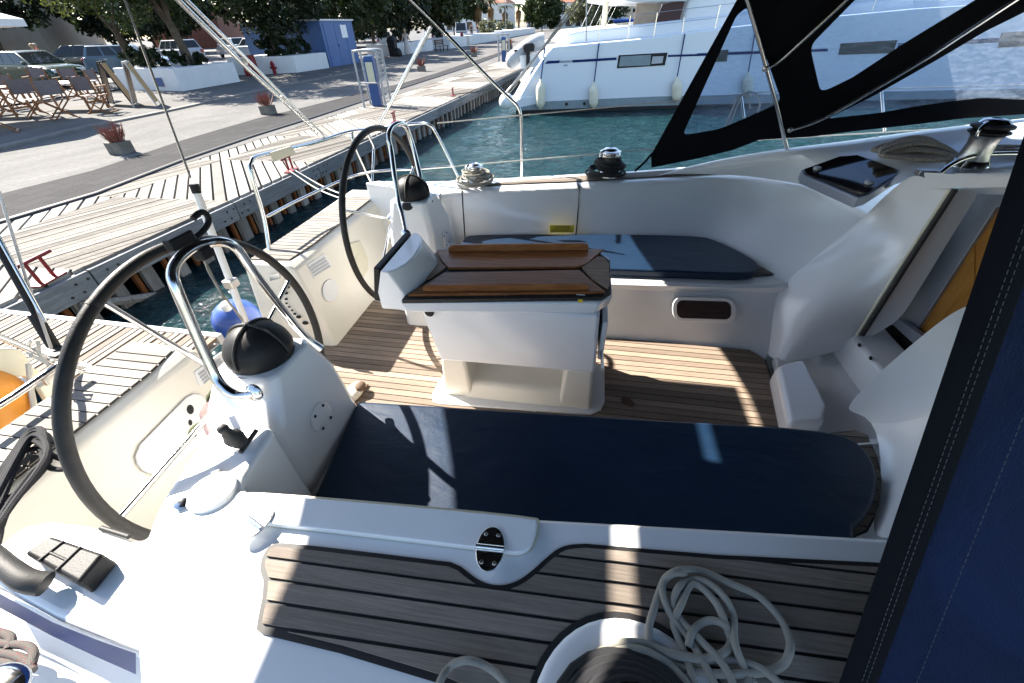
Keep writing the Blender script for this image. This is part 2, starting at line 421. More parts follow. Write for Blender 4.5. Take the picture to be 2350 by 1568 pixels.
# ---- cockpit sole
sole_poly = [(-2.05, .35), (1.19, .9), (1.19, 1.70), (1.255, 2.20), (1.18, 2.30), (.30, 2.305), (-.4, 2.30), (-1.0, 2.32), (-1.63, 2.57), (-1.66, 2.0), (-2.1, 2.0), (-2.1, 1.2), (-1.6, 1.16), (-1.55, .35)]
sole = slab('cockpit_sole', sole_poly, Z_FL - .004, .05, 'caulk', YA)
planks(sole, sole_poly, Z_FL + .004, (1, -.012), .048, .006, 'teak_sole', t=.01, edge=.012, phase=.01)
under = slab('sole_liner', [(-2.2, -.1), (2.4, -.2), (2.4, 3.7), (-2.2, 3.4)], Z_FL - .06, .02, 'gelcoat', YA)
# ---- near (starboard) coaming with helm console
Npx = [(-120, 1275), (0, 1245), (30, 1220), (60, 1203), (110, 1193), (180, 1200), (240, 1212), (300, 1237), (332, 1234), (347, 1195), (370, 1145), (400, 1100), (440, 1040), (480, 985), (505, 958), (560, 940), (627, 985), (613, 1012), (562, 1092), (553, 1118), (575, 1130), (1230, 1187), (2030, 1232), (2400, 1256)]
npoly = pxpoly(Npx, Z_CO)
npoly += [(3.0, .55), (3.0, -.3), (-.62, -.3)] + pxpoly([(316, 1568), (310, 1488), (215, 1456), (120, 1418), (0, 1352), (-120, 1300)], Z_CO)
coam = slab('starboard_coaming', npoly, Z_CO, .85, 'gelcoat', YA, bevel=.018, seg=3)
# blue band and side deck outside it
A = [PZ(x, y, 1.545) for x, y in ((-120, 1310), (0, 1362), (120, 1428), (215, 1466), (312, 1500))]
B = [PZ(x, y, 1.47) for x, y in ((-120, 1345), (0, 1396), (120, 1460), (215, 1505), (312, 1548))]
new('blue_band', A + B, [[i, i + 1, i + 6, i + 5] for i in range(4)], 'navy_stripe', YA, smooth=True)
slab('side_deck', [(-2.1, .3), (-.4, .3), (-.4, -.4), (-2.1, -.2)], 1.36, .3, 'gelcoat', YA, bevel=.01)
# locker lid, hinged into the coaming
lid = slab('locker_lid', pxpoly(smooth2([(536, 1185), (543, 1158), (560, 1140), (585, 1131), (1225, 1188), (1236, 1200), (1222, 1250), (1205, 1266), (1180, 1270), (1100, 1258), (800, 1222), (620, 1202), (560, 1197)], 3, True), Z_CO + .02), Z_CO + .022, .018, 'gelcoat', YA, bevel=.008, seg=3)
slab('lid_gap', pxpoly(smooth2([(531, 1188), (538, 1155), (556, 1136), (585, 1127), (1228, 1184), (1242, 1198), (1229, 1255), (1210, 1273), (1180, 1278), (1100, 1265), (800, 1229), (620, 1209), (556, 1204)], 3, True), Z_CO + .003), Z_CO + .0035, .002, 'cream_plastic', lid)
def hinge(cx, cy, ang, w=.042, h=.068):
    c = PZ(cx, cy, Z_CO + .024)
    e = empty('hinge', (0, 0, 0), YA)
    R = Matrix.Rotation(ang, 3, 'Z')
    poly = [(c.x + (R @ Vector((w * math.cos(a), h * math.sin(a), 0))).x, c.y + (R @ Vector((w * math.cos(a), h * math.sin(a), 0))).y) for a in [2 * math.pi * i / 28 for i in range(28)]]
    slab('hinge_plate', poly, c.z + .004, .006, 'steel', e, bevel=.002)
    tube('hinge_pin', [c + R @ Vector((-w, 0, .008)), c + R @ Vector((w, 0, .008))], .006, 'steel', e)
    for sx in (-1, 1):
        for sy in (-1, 1):
            lathe('screw', [(.005, 0), (.004, .002)], c + R @ Vector((sx * w * .45, sy * h * .62, .004)), 'steel_dull', e, res=8)
hinge(1125, 1260, .05, .032, .050); hinge(588, 1204, -.35, .026, .044)
# near teak deck on the coaming
dpx = [(601, 1285), (612, 1262), (630, 1249), (660, 1247), (1035, 1292), (1058, 1302), (1100, 1335), (1140, 1347), (1180, 1340), (1215, 1318), (1268, 1268), (1300, 1252), (1345, 1250), (1640, 1275), (2010, 1293), (2500, 1325)]
dpx = smooth2(dpx[:5], 3) + smooth2(dpx[5:13], 4) + dpx[13:]
dpoly = pxpoly(dpx, Z_CO) + [(2.6, -.28), (-.05, -.28)] + pxpoly([(1300, 1700), (1010, 1570), (780, 1500), (603, 1457), (590, 1446), (594, 1420), (604, 1370), (606, 1335), (598, 1310)], Z_CO)
deck = slab('coaming_deck', dpoly, Z_CO + .004, .003, 'caulk', YA)
pa, pb = PZ(606, 1331, Z_CO), PZ(1169, 1410, Z_CO)
dd = (pb - pa); ddn = Vector((-dd.y, dd.x)).normalized(); ph = pa.x * ddn.x + pa.y * ddn.y
pc = PZ(606, 1383, Z_CO); wd = abs((pc - pa).x * ddn.x + (pc - pa).y * ddn.y)
planks(deck, dpoly, Z_CO + .010, (dd.x, dd.y), wd, .007, 'teak', t=.006, edge=.012, phase=ph)
# round winch pad at the bottom with its black edge
pc = PZ(1455, 1705, Z_CO)
lathe('winch_pad', [(.188, 0), (.188, .0125)], (pc.x, pc.y, Z_CO + .001), 'caulk', YA, res=40)
lathe('winch_pad', [(.176, 0), (.176, .013), (.168, .019), (.16, .021)], (pc.x, pc.y, Z_CO + .001), 'gelcoat', YA, res=40)
# ---- near seat
slab('starboard_seat', [(-.93, .35), (2.0, .35), (1.55, 1.0), (1.30, 1.21), (.6, 1.17), (-.93, 1.135)], Z_SE, .05, 'gelcoat', YA, bevel=.012)
lipA = [(-.93, 1.16), (.2, 1.165), (.75, 1.19), (1.10, 1.24), (1.35, 1.30)]
seatfront = loft('seat_front', [[(x, y - .03, Z_SE + .012) for x, y in lipA], [(x, y, Z_SE + .006) for x, y in lipA], [(x, y + .01, Z_SE - .03) for x, y in lipA], [(x, y - .03, Z_FL - .03) for x, y in lipA]], 'gelcoat', YA, closed=False, smooth=True)
sp = pxpoly([(1500, 985), (1900, 995), (1962, 989), (1990, 1000), (2010, 1045), (2026, 1105), (2020, 1165), (1990, 1222), (1900, 1260), (1500, 1230)], Z_SE)
ss = slab('seat_teak', sp, Z_SE + .004, .003, 'caulk', YA)
planks(ss, sp, Z_SE + .010, (1, .02), .05, .006, 'teak', t=.006, edge=.007)
# ---- cushions (things of their own)
def cushion(name, top, z, th, label, inflate=.0):
    o = slab(name, top, z, th, 'vinyl', None, bevel=.028, seg=4)
    ip = inset(top, .012); tube('piping', [(x, y, z - .012) for x, y in inset(top, .003)], .0035, 'vinyl', o, res=6, closed=True)
    return tag(o, label, 'cushion', 'navy cockpit seat cushions')
ncp = pxpoly([(820, 919), (1200, 942), (1640, 969), (1800, 978), (1900, 988), (1950, 1000), (1985, 1025), (2010, 1062), (2018, 1100), (2010, 1150), (1985, 1190), (1950, 1222)], Z_CU) + [(.95, .50), (.5, .475), (-.2, .47), (-.84, .46)]
ncp = ncp[:3] + smooth2(ncp[3:13], 3) + ncp[13:]
cushion('seat_cushion', ncp, Z_CU, .058, 'long navy vinyl cushion on the near seat, in front of the starboard steering wheel')
# ---- transom: near half, far half
def wedge(name, v0, v1, v0b, v1b, mat='gelcoat_cream'):
    top = [(-2.08, v0, Z_TR), (-1.78, v0, Z_TR), (-1.78, v1, Z_TR), (-2.08, v1, Z_TR)]
    mid = [(-2.10, v0, Z_TR - .03), (-1.735, v0, Z_TR - .03), (-1.735, v1, Z_TR - .03), (-2.10, v1, Z_TR - .03)]
    bot = [(-2.14, v0b, Z_FL - .03), (-1.60, v0b, Z_FL - .03), (-1.60, v1b, Z_FL - .03), (-2.14, v1b, Z_FL - .03)]
    return loft(name, [bot, mid, top], mat, YA, bevel=.03, seg=3, angle=25)
tn = wedge('transom_seat', .12, 1.20, .12, 1.22)
tf = wedge('transom_seat', 2.0, 3.45, 1.95, 3.45)
def seatdeck(par, poly):
    s = slab('transom_deck', poly, Z_TR + .004, .003, 'caulk', par)
    planks(s, poly, Z_TR + .009, (1, 0), .048, .007, 'teak_pale', t=.005, edge=.005)
seatdeck(tn, [(-2.07, .14), (-1.775, .14), (-1.775, 1.0), (-1.80, 1.16), (-2.07, 1.16)])
seatdeck(tf, [(-2.07, 2.04), (-1.80, 2.06), (-1.775, 2.3), (-1.775, 3.3), (-2.05, 3.2)])
# furnishings of the transom walls: all on the plane of the inner wall
wp, wn_ = Vector((-1.735, 0, Z_TR - .03)), Vector((.56, 0, .135)).normalized()
def WP(x, y, off=.004): return PP(x, y, wp + wn_ * off, wn_)
def wallplate(name, px, mat, off=.004, th=.012, parent=None, bevel=.004):
    P = [WP(x, y, off) for x, y in px]; Q = [p - wn_ * th for p in P]; n = len(P)
    return new(name, P + Q, [list(range(n)), list(range(2 * n - 1, n - 1, -1))] + [[i, (i + 1) % n, n + (i + 1) % n, n + i] for i in range(n)], mat, parent or YA, bevel=bevel)
def disc_px(cx, cy, rx, ry, rot=0, n=24):
    return [(cx + rx * math.cos(a) * math.cos(rot) - ry * math.sin(a) * math.sin(rot), cy + rx * math.cos(a) * math.sin(rot) + ry * math.sin(a) * math.cos(rot)) for a in [2 * math.pi * i / n for i in range(n)]]
vent = wallplate('vent_panel', [(705, 607), (745, 581), (763, 610), (721, 640)], 'white_plastic')
for k in range(4):
    a = k / 4 + .1
    wallplate('vent_slat', [(709 + 12 * a * 1.2, 610 + 24 * a), (744 + 13 * a * 1.2, 588 + 24 * a), (746 + 13 * a * 1.2, 592 + 24 * a), (711 + 12 * a * 1.2, 614 + 24 * a)], 'grey_plastic', .008, .006, vent, .001)
rc = wallplate('round_cover', disc_px(759, 667, 18, 26, .0), 'white_plastic', .008)
shw = wallplate('shower_box', [(803, 560), (827, 552), (838, 575), (846, 600), (846, 618), (838, 632), (826, 632), (815, 618), (806, 585)], 'cream_plastic', .014, .02)
wallplate('shower_dial', disc_px(828, 600, 11, 19, -.1), 'cream_plastic', .018, .008, shw, .001)
vent2 = wallplate('vent_panel', [(446, 853), (512, 806), (523, 822), (520, 838), (463, 888), (455, 880)], 'white_plastic')
for k in range(4):
    wallplate('vent_slat', [(456 + 4 * k, 858 + 6.5 * k), (505 + 3.2 * k, 822 + 5 * k), (507 + 3.2 * k, 826 + 5 * k), (458 + 4 * k, 862 + 6.5 * k)], 'grey_plastic', .008, .006, vent2, .001)
hatch = wallplate('locker_hatch', [(311, 1048), (322, 1020), (428, 912), (445, 903), (462, 905), (478, 918), (484, 940), (480, 975), (470, 1010), (400, 1075), (358, 1092), (330, 1082), (316, 1066)], 'white_plastic', .012, .012, None, .006)
wallplate('hatch_hole', disc_px(437, 940, 8, 11, -.1), 'black_plastic', .0135, .002, hatch, 0)
wallplate('hatch_hole', disc_px(437, 970, 4.5, 7, -.1), 'black_plastic', .0135, .002, hatch, 0)
# side face of the walk-through with its hinge and drain holes
gp, gn = Vector((0, 1.975, 1.0)), Vector((0, -1, .03)).normalized()
def gplate(name, px, mat, off=.004, th=.008):
    P = [PP(x, y, gp + gn * off, gn) for x, y in px]; Q = [p - gn * th for p in P]; n = len(P)
    return new(name, P + Q, [list(range(n)), list(range(2 * n - 1, n - 1, -1))] + [[i, (i + 1) % n, n + (i + 1) % n, n + i] for i in range(n)], mat, YA)
for (x, y, r) in ((657, 659, 8), (655, 673, 6), (656, 687, 4), (657, 697, 3), (663, 705, 3), (670, 713, 3), (676, 721, 4), (685, 728, 6), (700, 742, 7)):
    gplate('drain_hole', disc_px(x, y, r, r * .55, .15, 12), 'black_plastic', .016, .004)
gplate('gate_catch', [(617, 633), (640, 628), (642, 640), (620, 645)], 'steel', .022, .012)
# ---- far seat
fseat = [(-1.1, 2.375), (-.4, 2.43), (.3, 2.455), (1.0, 2.50), (1.25, 2.53), (1.40, 2.58), (1.5, 2.75), (1.55, 3.4), (-1.1, 3.2)]
slab('port_seat', fseat, Z_SE, .04, 'gelcoat', YA, bevel=.012)
ff = [(-1.1, 2.375), (-.4, 2.43), (.3, 2.455), (1.0, 2.50), (1.25, 2.53), (1.38, 2.56)]
fb = [(-1.1, 2.30), (-.4, 2.30), (.3, 2.305), (1.0, 2.30), (1.18, 2.29), (1.26, 2.22)]
pf = loft('port_seat_front', [[(x, y + .02, Z_SE) for x, y in ff], [(x, y - .012, Z_SE - .012) for x, y in ff], [(x, y - .012, Z_SE - .035) for x, y in ff], [(x, y, Z_SE - .06) for x, y in ff], [(x, y, Z_FL - .03) for x, y in fb]], 'gelcoat', YA, closed=False, smooth=True)
sp2 = pxpoly([(1650, 640), (1780, 633), (1765, 612), (1735, 590), (1700, 568), (1000, 560), (1000, 622)], Z_SE)
s2 = slab('seat_teak', sp2, Z_SE + .004, .003, 'caulk', YA)
planks(s2, sp2, Z_SE + .010, (1, .06), .05, .006, 'teak', t=.006, edge=.007)
fcp = pxpoly([(1040, 600), (1062, 545), (1085, 537), (1440, 537), (1610, 541), (1645, 552), (1690, 572), (1725, 592), (1742, 605), (1740, 620), (1715, 628), (1640, 626), (1400, 617), (1040, 608)], Z_CU)
fcp = smooth2(fcp, 3, True)
cushion('seat_cushion', fcp, Z_CU, .058, 'long navy vinyl cushion on the far seat behind the wooden table')
# locker port in the far seat front
pp0, pn0 = Vector((.3, 2.44, Z_SE - .06)), Vector((0, -.30, .14)).normalized()
def fplate(name, px, mat, off, th, parent=None, bevel=.0):
    P = [PP(x, y, pp0 + pn0 * off, pn0) for x, y in px]; Q = [p - pn0 * th for p in P]; n = len(P)
    return new(name, P + Q, [list(range(n)), list(range(2 * n - 1, n - 1, -1))] + [[i, (i + 1) % n, n + (i + 1) % n, n + i] for i in range(n)], mat, parent or YA, bevel=bevel)
def rrect(x0, y0, x1, y1, r, shear=0, n=5):
    out = []
    for cx, cy, a0 in ((x1 - r, y0 + r, -90), (x1 - r, y1 - r, 0), (x0 + r, y1 - r, 90), (x0 + r, y0 + r, 180)):
        for i in range(n + 1):
            a = math.radians(a0 + 90 * i / n); X = cx + r * math.cos(a); Y = cy + r * math.sin(a); out.append((X, Y + shear * (X - x0)))
    return out
# ---- far coaming and backrest
topl = [(-1.02, 2.80), (-.87, 2.873), (-.45, 2.97), (-.03, 3.068), (.40, 3.19), (.836, 3.30), (1.15, 3.36), (1.38, 3.345), (1.52, 3.20), (1.61, 3.01), (1.63, 2.78), (1.64, 2.56)]
botl = [(-.97, 2.84), (-.92, 3.0), (-.45, 3.04), (-.03, 3.085), (.40, 3.13), (.75, 3.17), (1.0, 3.18), (1.13, 3.06), (1.20, 2.90), (1.27, 2.78), (1.33, 2.68), (1.395, 2.585)]
def lerp(a, b, t): return tuple(x + (y - x) * t for x, y in zip(a, b))
topl = [(x * 1.063, y * 1.063) for x, y in topl]
rows = []
T3 = catmull([(x, y, 0) for x, y in topl], 4); B3 = catmull([(x, y, 0) for x, y in botl], 4)
for t_, z_, o_ in ((0, Z_CF + .004, .07), (0, Z_CF, .03), (.02, Z_CF - .012, .008), (.06, Z_CF - .04, 0), (.35, Z_CF - .13, -.012), (.7, Z_CF - .25, -.012), (.95, Z_SE + .025, 0), (1, Z_SE + .005, -.02), (1.0, Z_SE - .01, -.045)):
    row = []
    for i, (a, b) in enumerate(zip(T3, B3)):
        p = a.lerp(b, t_)
        ta = (T3[min(i + 1, len(T3) - 1)] - T3[max(i - 1, 0)]).normalized(); nn = Vector((-ta.y, ta.x, 0))
        p = p + nn * o_; row.append((p.x, p.y, z_))
    rows.append(row)
loft('backrest', rows, 'gelcoat', YA, closed=False, smooth=True)
outl = [(2.2, 2.9), (2.4, 3.95), (1.6, 3.86), (.9, 3.66), (.3, 3.46), (-.3, 3.30), (-.9, 3.14), (-1.3, 3.06), (-1.62, 3.06), (-1.70, 3.0), (-1.45, 2.92), (-1.22, 2.80), (-1.02, 2.76)]
tp = [(p.x, p.y) for p in T3]
fco = slab('port_coaming', [(x, y + .045) for x, y in tp[:int(len(tp) * .62)]] + [(x + .05, y) for x, y in tp[int(len(tp) * .62):]] + [(x * 1.05, y * 1.063) for x, y in outl], Z_CF + .003, .6, 'gelcoat', YA, bevel=.006)
for x, yy_ in ((1053, 440), (1327, 428)):
    a = PZ(x, yy_, Z_CF); ci_ = min(range(len(T3)), key=lambda q_: abs(T3[q_].x - a.x))
    tube('panel_joint', [Vector(r[ci_]) + Vector((0, -.003, .001)) for r in rows[:-1]], .0042, 'caulk', YA)
# teak on the far coaming
fd = [(p.x, p.y + .10) for p in T3[4:30]] + [(1.42, 3.83), (.74, 3.74), (-.1, 3.48), (-.58, 3.32)]
fdk = slab('coaming_deck', fd, Z_CF + .007, .003, 'caulk', YA)
planks(fdk, fd, Z_CF + .012, (1, .27), .05, .006, 'teak', t=.006, edge=.006)
# caution sticker
cz = [PY(x, y, 0) for x, y in ()]
sx0, sx1 = PP(1262, 518, (0, 2.985, 1.3), (.1, -1, .0)), PP(1318, 533, (0, 2.985, 1.3), (.1, -1, .0))
cst = new('caution_sticker', [PP(x, y, (0, 2.985, 1.3), (.1, -1, 0)) for x, y in ((1262, 517), (1318, 517), (1317, 534), (1262, 534))], [[0, 1, 2, 3]], None, YA)
plain('yellow_sticker', (.62, .46, .02), .4, var=.04); cst.data.materials.append(M('yellow_sticker'))
cr_ = Matrix(((1, .1, 0), (.1, -1, 0), (0, 0, 0))); _xa = Vector((1, .1, 0)).normalized(); _za = Vector((.1, -1, 0)).normalized(); _ya = _za.cross(_xa); crm = Matrix((_xa, _ya, _za)).transposed()
_c0 = PP(1290, 521.5, (0, 2.983, 1.3), (.1, -1, 0)); text('lettering', 'CAUTION', .026, 'caulk', _c0, crm, YA, .0004)
for _k in range(3):
    _a, _b = PP(1266, 526 + 2.6 * _k, (0, 2.983, 1.3), (.1, -1, 0)), PP(1314 - 9 * (_k % 2), 526 + 2.6 * _k, (0, 2.983, 1.3), (.1, -1, 0)); tube('print_line', [_a, _b], .0016, 'caulk', cst, res=4)
# ---- pedestals with compass, rail and wheel
def mirror(p, m): return (p[0], p[1] if not m else 2 * MID - p[1] - .02, p[2])
def pedestal(m):
    def ring(z, u0, u1, v0, v1, c=.03):
        pts = [(u0 + c, v0, z), (u1 - c, v0, z), (u1, v0 + c, z), (u1, v1 - c, z), (u1 - c, v1, z), (u0 + c, v1, z), (u0, v1 - c, z), (u0, v0 + c, z)]
        return [mirror(p, m) for p in pts]
    dz = .0 if not m else .05
    e = loft('helm_pedestal', [ring(Z_FL - .02, -1.22, -.90, .66, 1.18), ring(1.2, -1.24, -.925, .68, 1.135), ring(1.44, -1.24, -.93, .72, 1.10), ring(1.585 + dz, -1.21, -.965, .825, 1.06)], 'gelcoat', YA, bevel=.014, seg=3, angle=20)
    c = Vector(mirror((-1.088, .943, 1.612), m)); c.z += dz
    cb = ball('compass_cover', c, .112, 'black_plastic', e, sz=.92, bottom=-.55)
    lathe('compass_collar', [(.128, -.075), (.130, -.055), (.118, -.03)], c, 'black_plastic', e, res=28)
    for a in (0, math.pi / 2):
        tube('strap', [c + Vector((.115 * math.cos(q) * math.cos(a), .115 * math.cos(q) * math.sin(a), .107 * math.sin(q))) for q in [math.pi * i / 16 for i in range(17)]], .005, 'black_rubber', e, res=6)
    # round blank plate on the forward face
    pc = Vector(mirror((-.948, .90, 1.33), m))
    lathe('blank_plate', [(.058, 0), (.058, .004), (.054, .006)], pc + Vector((.026, 0, .0)), 'white_plastic', e, axis=(1, 0, .13), res=28)
    for dy in (-1, 1):
        for dz2 in (-1, 1):
            lathe('screw', [(.0065, 0), (.005, .003)], pc + Vector((.034 - dz2 * .005, dy * .028, dz2 * .034)), 'black_plastic', e, axis=(1, 0, .13), res=8)
    return e
pn_, pf_ = pedestal(False), pedestal(True)
# steering wheels
def wheel(c, ny, R=.55):
    n = Vector((math.cos(ny), math.sin(ny), .06 if ny > 0 else .03)).normalized()
    a = n.cross(Vector((0, 0, 1))).normalized(); b = a.cross(n).normalized()
    c = Vector(c)
    e = empty('steering_wheel', (0, 0, 0), YA)
    tube('rim', [c + (a * math.cos(q) + b * math.sin(q)) * R for q in [2 * math.pi * i / 96 for i in range(96)]], .0180, 'leather', e, res=12, closed=True)
    return e, c, n
def spokes(e, c, n, pxs):
    lathe('hub', [(.045, -.05), (.05, -.02), (.05, .0), (.035, .02)], c, 'steel', e, axis=-n, res=20)
    tube('shaft', [c - n * .0, c + n * .16], .022, 'steel', e)
    dirs = []
    for x, y in pxs:
        p = PP(x, y, c, n); d = (p - c).normalized(); dirs.append(d)
    a0 = dirs[0]
    for k in range(3 if len(pxs) < 3 else 0): pass
    for d in dirs: tube('spoke', [c + d * .03, c + d * .54], .0095, 'steel', e)
e1, c1, n1_ = wheel((-1.281, .943, 1.412), .043); spokes(e1, c1, n1_, [(245, 698), (275, 1187), (640, 690)])
e2, c2, n2_ = wheel((-1.267, 2.491, 1.474), -.044); spokes(e2, c2, n2_, [(785, 482), (875, 620), (955, 370)])
# joins in the leather
for e, c, n, x, y in ((e1, c1, n1_, 196, 690),):
    p = PP(x, y, c, n); r = (p - c).normalized(); p = c + r * .55; tdir = n.cross(r)
    tube('rim_seam', [p - tdir * .006, p + tdir * .006], .0190, 'black_rubber', e, res=12)
# guard rails over the compasses
def rail(px, us, par, r=.0155):
    P = [PX(x, y, u) for (x, y), u in zip(px, us)]
    tube('guard_rail', P, r, 'steel', par, res=10, smooth_path=6)
    lathe('rail_foot', [(.03, -.004), (.03, .004), (.02, .012)], P[0], 'steel', par, axis=(0, -1, .3))
npx = [(583, 902), (560, 905), (535, 904), (508, 885), (487, 850), (440, 745), (404, 660), (396, 628), (408, 598), (440, 572), (480, 558), (515, 556), (545, 572), (580, 622), (640, 700), (700, 772), (738, 800)]
rail(npx, [-1.0, -1.03, -1.06, -1.09, -1.11, -1.13, -1.14, -1.15, -1.15, -1.15, -1.15, -1.14, -1.13, -1.12, -1.1, -1.07, -1.03], pn_)
K2 = .72598 / 2.45
fpx = [(695, 935), (668, 800), (640, 690), (605, 470), (582, 290), (562, 200), (566, 140), (590, 100), (630, 78), (668, 80), (700, 112), (745, 240), (790, 420), (828, 610)]
fpx = [(726 + x * K2, 261.3 + y * K2) for x, y in fpx]
rail(fpx, [-1.0, -1.06, -1.1, -1.12, -1.14, -1.15, -1.15, -1.15, -1.14, -1.13, -1.12, -1.1, -1.07, -1.02], pf_)
# ---- throttle, cup holder ring and small fittings on the near console
thr = empty('throttle', (0, 0, 0), YA)
tp_ = [PZ(x, y, Z_CO + .004) for x, y in ((497, 1033), (553, 1040), (588, 988), (530, 983))]
new('throttle_plate', tp_ + [p - Vector((0, 0, .006)) for p in tp_], [[0, 1, 2, 3], [0, 1, 5, 4], [1, 2, 6, 5], [2, 3, 7, 6], [3, 0, 4, 7]], 'steel_dull', thr)
a, b = PZ(552, 1038, Z_CO + .02), PZ(588, 988, Z_CO + .02); tube('throttle_slot', [a, b], .007, 'black_rubber', thr)
base = PZ(556, 1022, Z_CO + .01)
tube('throttle_lever', [base, PZ(545, 1010, Z_CO + .05), PZ(528, 1000, Z_CO + .085), PZ(513, 984, Z_CO + .12)], lambda t: [.010, .022, .026, .016, .012][min(4, int(t * 4.99))], 'black_rubber', thr, res=10, smooth_path=3)
ball('throttle_knob', PZ(512, 985, Z_CO + .125), .014, 'black_rubber', thr)
cc = PZ(487, 1130, Z_CO + .004)
lathe('deck_cap', [(.058, -.004), (.058, .006), (.052, .011), (.02, .012), (.001, .012)], cc, 'gelcoat', YA, res=36)
lathe('filler_cap', [(.016, -.002), (.016, .012), (.012, .014)], PZ(420, 1158, Z_CO + .002), 'steel', YA, axis=(.2, -.3, 1))
lathe('filler_cap', [(.012, -.002), (.012, .01), (.008, .012)], PZ(497, 1085, Z_CO + .002), 'white_plastic', YA)
a, b = PZ(232, 1212, Z_CO + .002), PZ(296, 1232, Z_CO + .002); tube('wheel_slot', [a, b], .006, 'caulk', YA)
# black control box on the aft end of the coaming
bp = [(48, 1268), (112, 1227), (240, 1270), (180, 1342)]
P0 = [PZ(x, y, Z_CO + .05) for x, y in bp]; P1 = [Vector((p.x, p.y, Z_CO + .004)) for p in P0]
cen = sum(P0, Vector()) / 4
P0 = [p.lerp(cen, .05) for p in P0]
ctl = new('instrument_cover', P0 + P1, [[0, 1, 2, 3], [4, 5, 1, 0], [5, 6, 2, 1], [6, 7, 3, 2], [7, 4, 0, 3]], 'black_plastic', None, bevel=.008, seg=3)
tag(ctl, 'ridged black plastic cover on the white coaming at the lower left', 'cover')
for t_ in (.3, .62):
    a = P0[0].lerp(P0[3], t_); b = P0[1].lerp(P0[2], t_); tube('ridge', [a.lerp(b, .02) + Vector((0, 0, .001)), a.lerp(b, .98) + Vector((0, 0, .001))], .003, 'black_rubber', ctl)
a = P0[0].lerp(P0[1], .42); b = P0[3].lerp(P0[2], .42)
tube('ridge', [a.lerp(b, .3), a.lerp(b, .62)], .003, 'black_rubber', ctl)
hd = tube('winch_handle', [PZ(x, y, z) for x, y, z in ((-90, 1230, 1.62), (-30, 1262, 1.62), (20, 1305, 1.61), (60, 1332, 1.60), (105, 1340, 1.585))], lambda t: .016 + .008 * t, 'black_rubber', None, res=10, smooth_path=5)
tag(hd, 'curved black handle under the black plastic cover at the lower left', 'handle')
# ---- cockpit table
TB = empty('cockpit_table', (0, 0, 0), YA)
loft('table_body', [[(-.70, 1.585, 1.05), (.14, 1.585, 1.06), (.155, 2.08, 1.06), (-.70, 2.05, 1.05)], [(-.76, 1.57, 1.42), (.125, 1.60, 1.42), (.145, 2.10, 1.42), (-.74, 2.06, 1.42)]], 'gelcoat', TB, bevel=.02, seg=3)
loft('table_tray', [[(-.80, 1.515, 1.41), (.10, 1.61, 1.415), (.165, 1.69, 1.415), (.165, 2.08, 1.415), (.09, 2.14, 1.415), (-.80, 2.06, 1.41)], [(-.82, 1.505, 1.475), (.12, 1.62, 1.475), (.18, 1.70, 1.475), (.18, 2.09, 1.475), (.10, 2.15, 1.475), (-.82, 2.07, 1.475)]], 'gelcoat', TB, bevel=.012, seg=3)
# foot: two legs with a hollow between, on a flange
slab('table_foot', pxpoly([(1003, 880), (992, 905), (992, 920), (1008, 926), (1355, 951), (1380, 940), (1388, 922), (1388, 850), (1375, 836), (1300, 826), (1050, 815)], Z_FL + .012), Z_FL + .014, .03, 'gelcoat', TB, bevel=.008, seg=3)
for u0, u1, b0, b1 in ((-.70, -.56, -.72, -.54), (-.02, .135, -.04, .15)):
    loft('table_leg', [[(b0, 1.60, Z_FL), (b1, 1.60, Z_FL), (b1, 2.04, Z_FL), (b0, 2.04, Z_FL)], [(u0, 1.592, 1.07), (u1, 1.592, 1.07), (u1, 2.05, 1.07), (u0, 2.04, 1.07)]], 'gelcoat_cream', TB, bevel=.025, seg=3)
loft('table_sill', [[(-.60, 1.585, Z_FL), (.0, 1.585, Z_FL), (.0, 2.02, Z_FL), (-.60, 2.02, Z_FL)], [(-.60, 1.63, .87), (.0, 1.63, .87), (.0, 2.0, .87), (-.60, 2.0, .87)]], 'gelcoat_cream', TB, bevel=.03, seg=3)
box('table_drawer', (.145, 1.63, 1.12), (.172, 2.02, 1.36), 'gelcoat', TB, bevel=.008)
tube('table_grip', [PX(x, y, u) for x, y, u in ((1380, 790, .16), (1383, 848, .16), (1440, 853, .25))][:2], .008, 'steel', TB)
lathe('socket', [(.024, 0), (.024, .006), (.015, .008)], PY(986, 716, 1.565), 'black_plastic', TB, axis=(0, -1, .1))
for x in (992, 1332):
    p = PY(x, 693 if x < 1100 else 691, 1.535 if x < 1100 else 1.57); obox('sticker', p, (.022, .003, .016), 'yellow_sticker', TB)
# top: caulk bed, two leaves, rails, fixed end
bed = [(-.80, 1.50), (.125, 1.64), (.17, 1.70), (.172, 2.02), (.10, 2.13), (-.76, 2.03)]
slab('table_bed', bed, 1.492, .02, 'black_rubber', TB)
for px_ in ([(936, 676), (1020, 625), (1330, 619), (1352, 640), (1390, 669), (1300, 671)], [(1002, 573), (1386, 571), (1345, 606), (1325, 612), (1030, 614), (1015, 600)]):
    slab('table_leaf', pxpoly(px_, 1.506), 1.506, .013, 'varnish', TB, bevel=.003)
wood('teak_end', (.16, .085, .045), (.28, .17, .10), (.38, .26, .17), scale=(1.2, 30, 30), rough=.6)
slab('table_end', pxpoly([(1360, 640), (1336, 612), (1372, 588), (1385, 590), (1398, 605), (1400, 650), (1396, 662)], 1.503), 1.503, .011, 'teak_end', TB, bevel=.002)
slab('table_end', pxpoly([(1006, 576), (1012, 602), (1024, 612), (1012, 622), (985, 640), (975, 636), (1000, 605), (998, 580)], 1.503), 1.503, .01, 'teak_end', TB, bevel=.002)
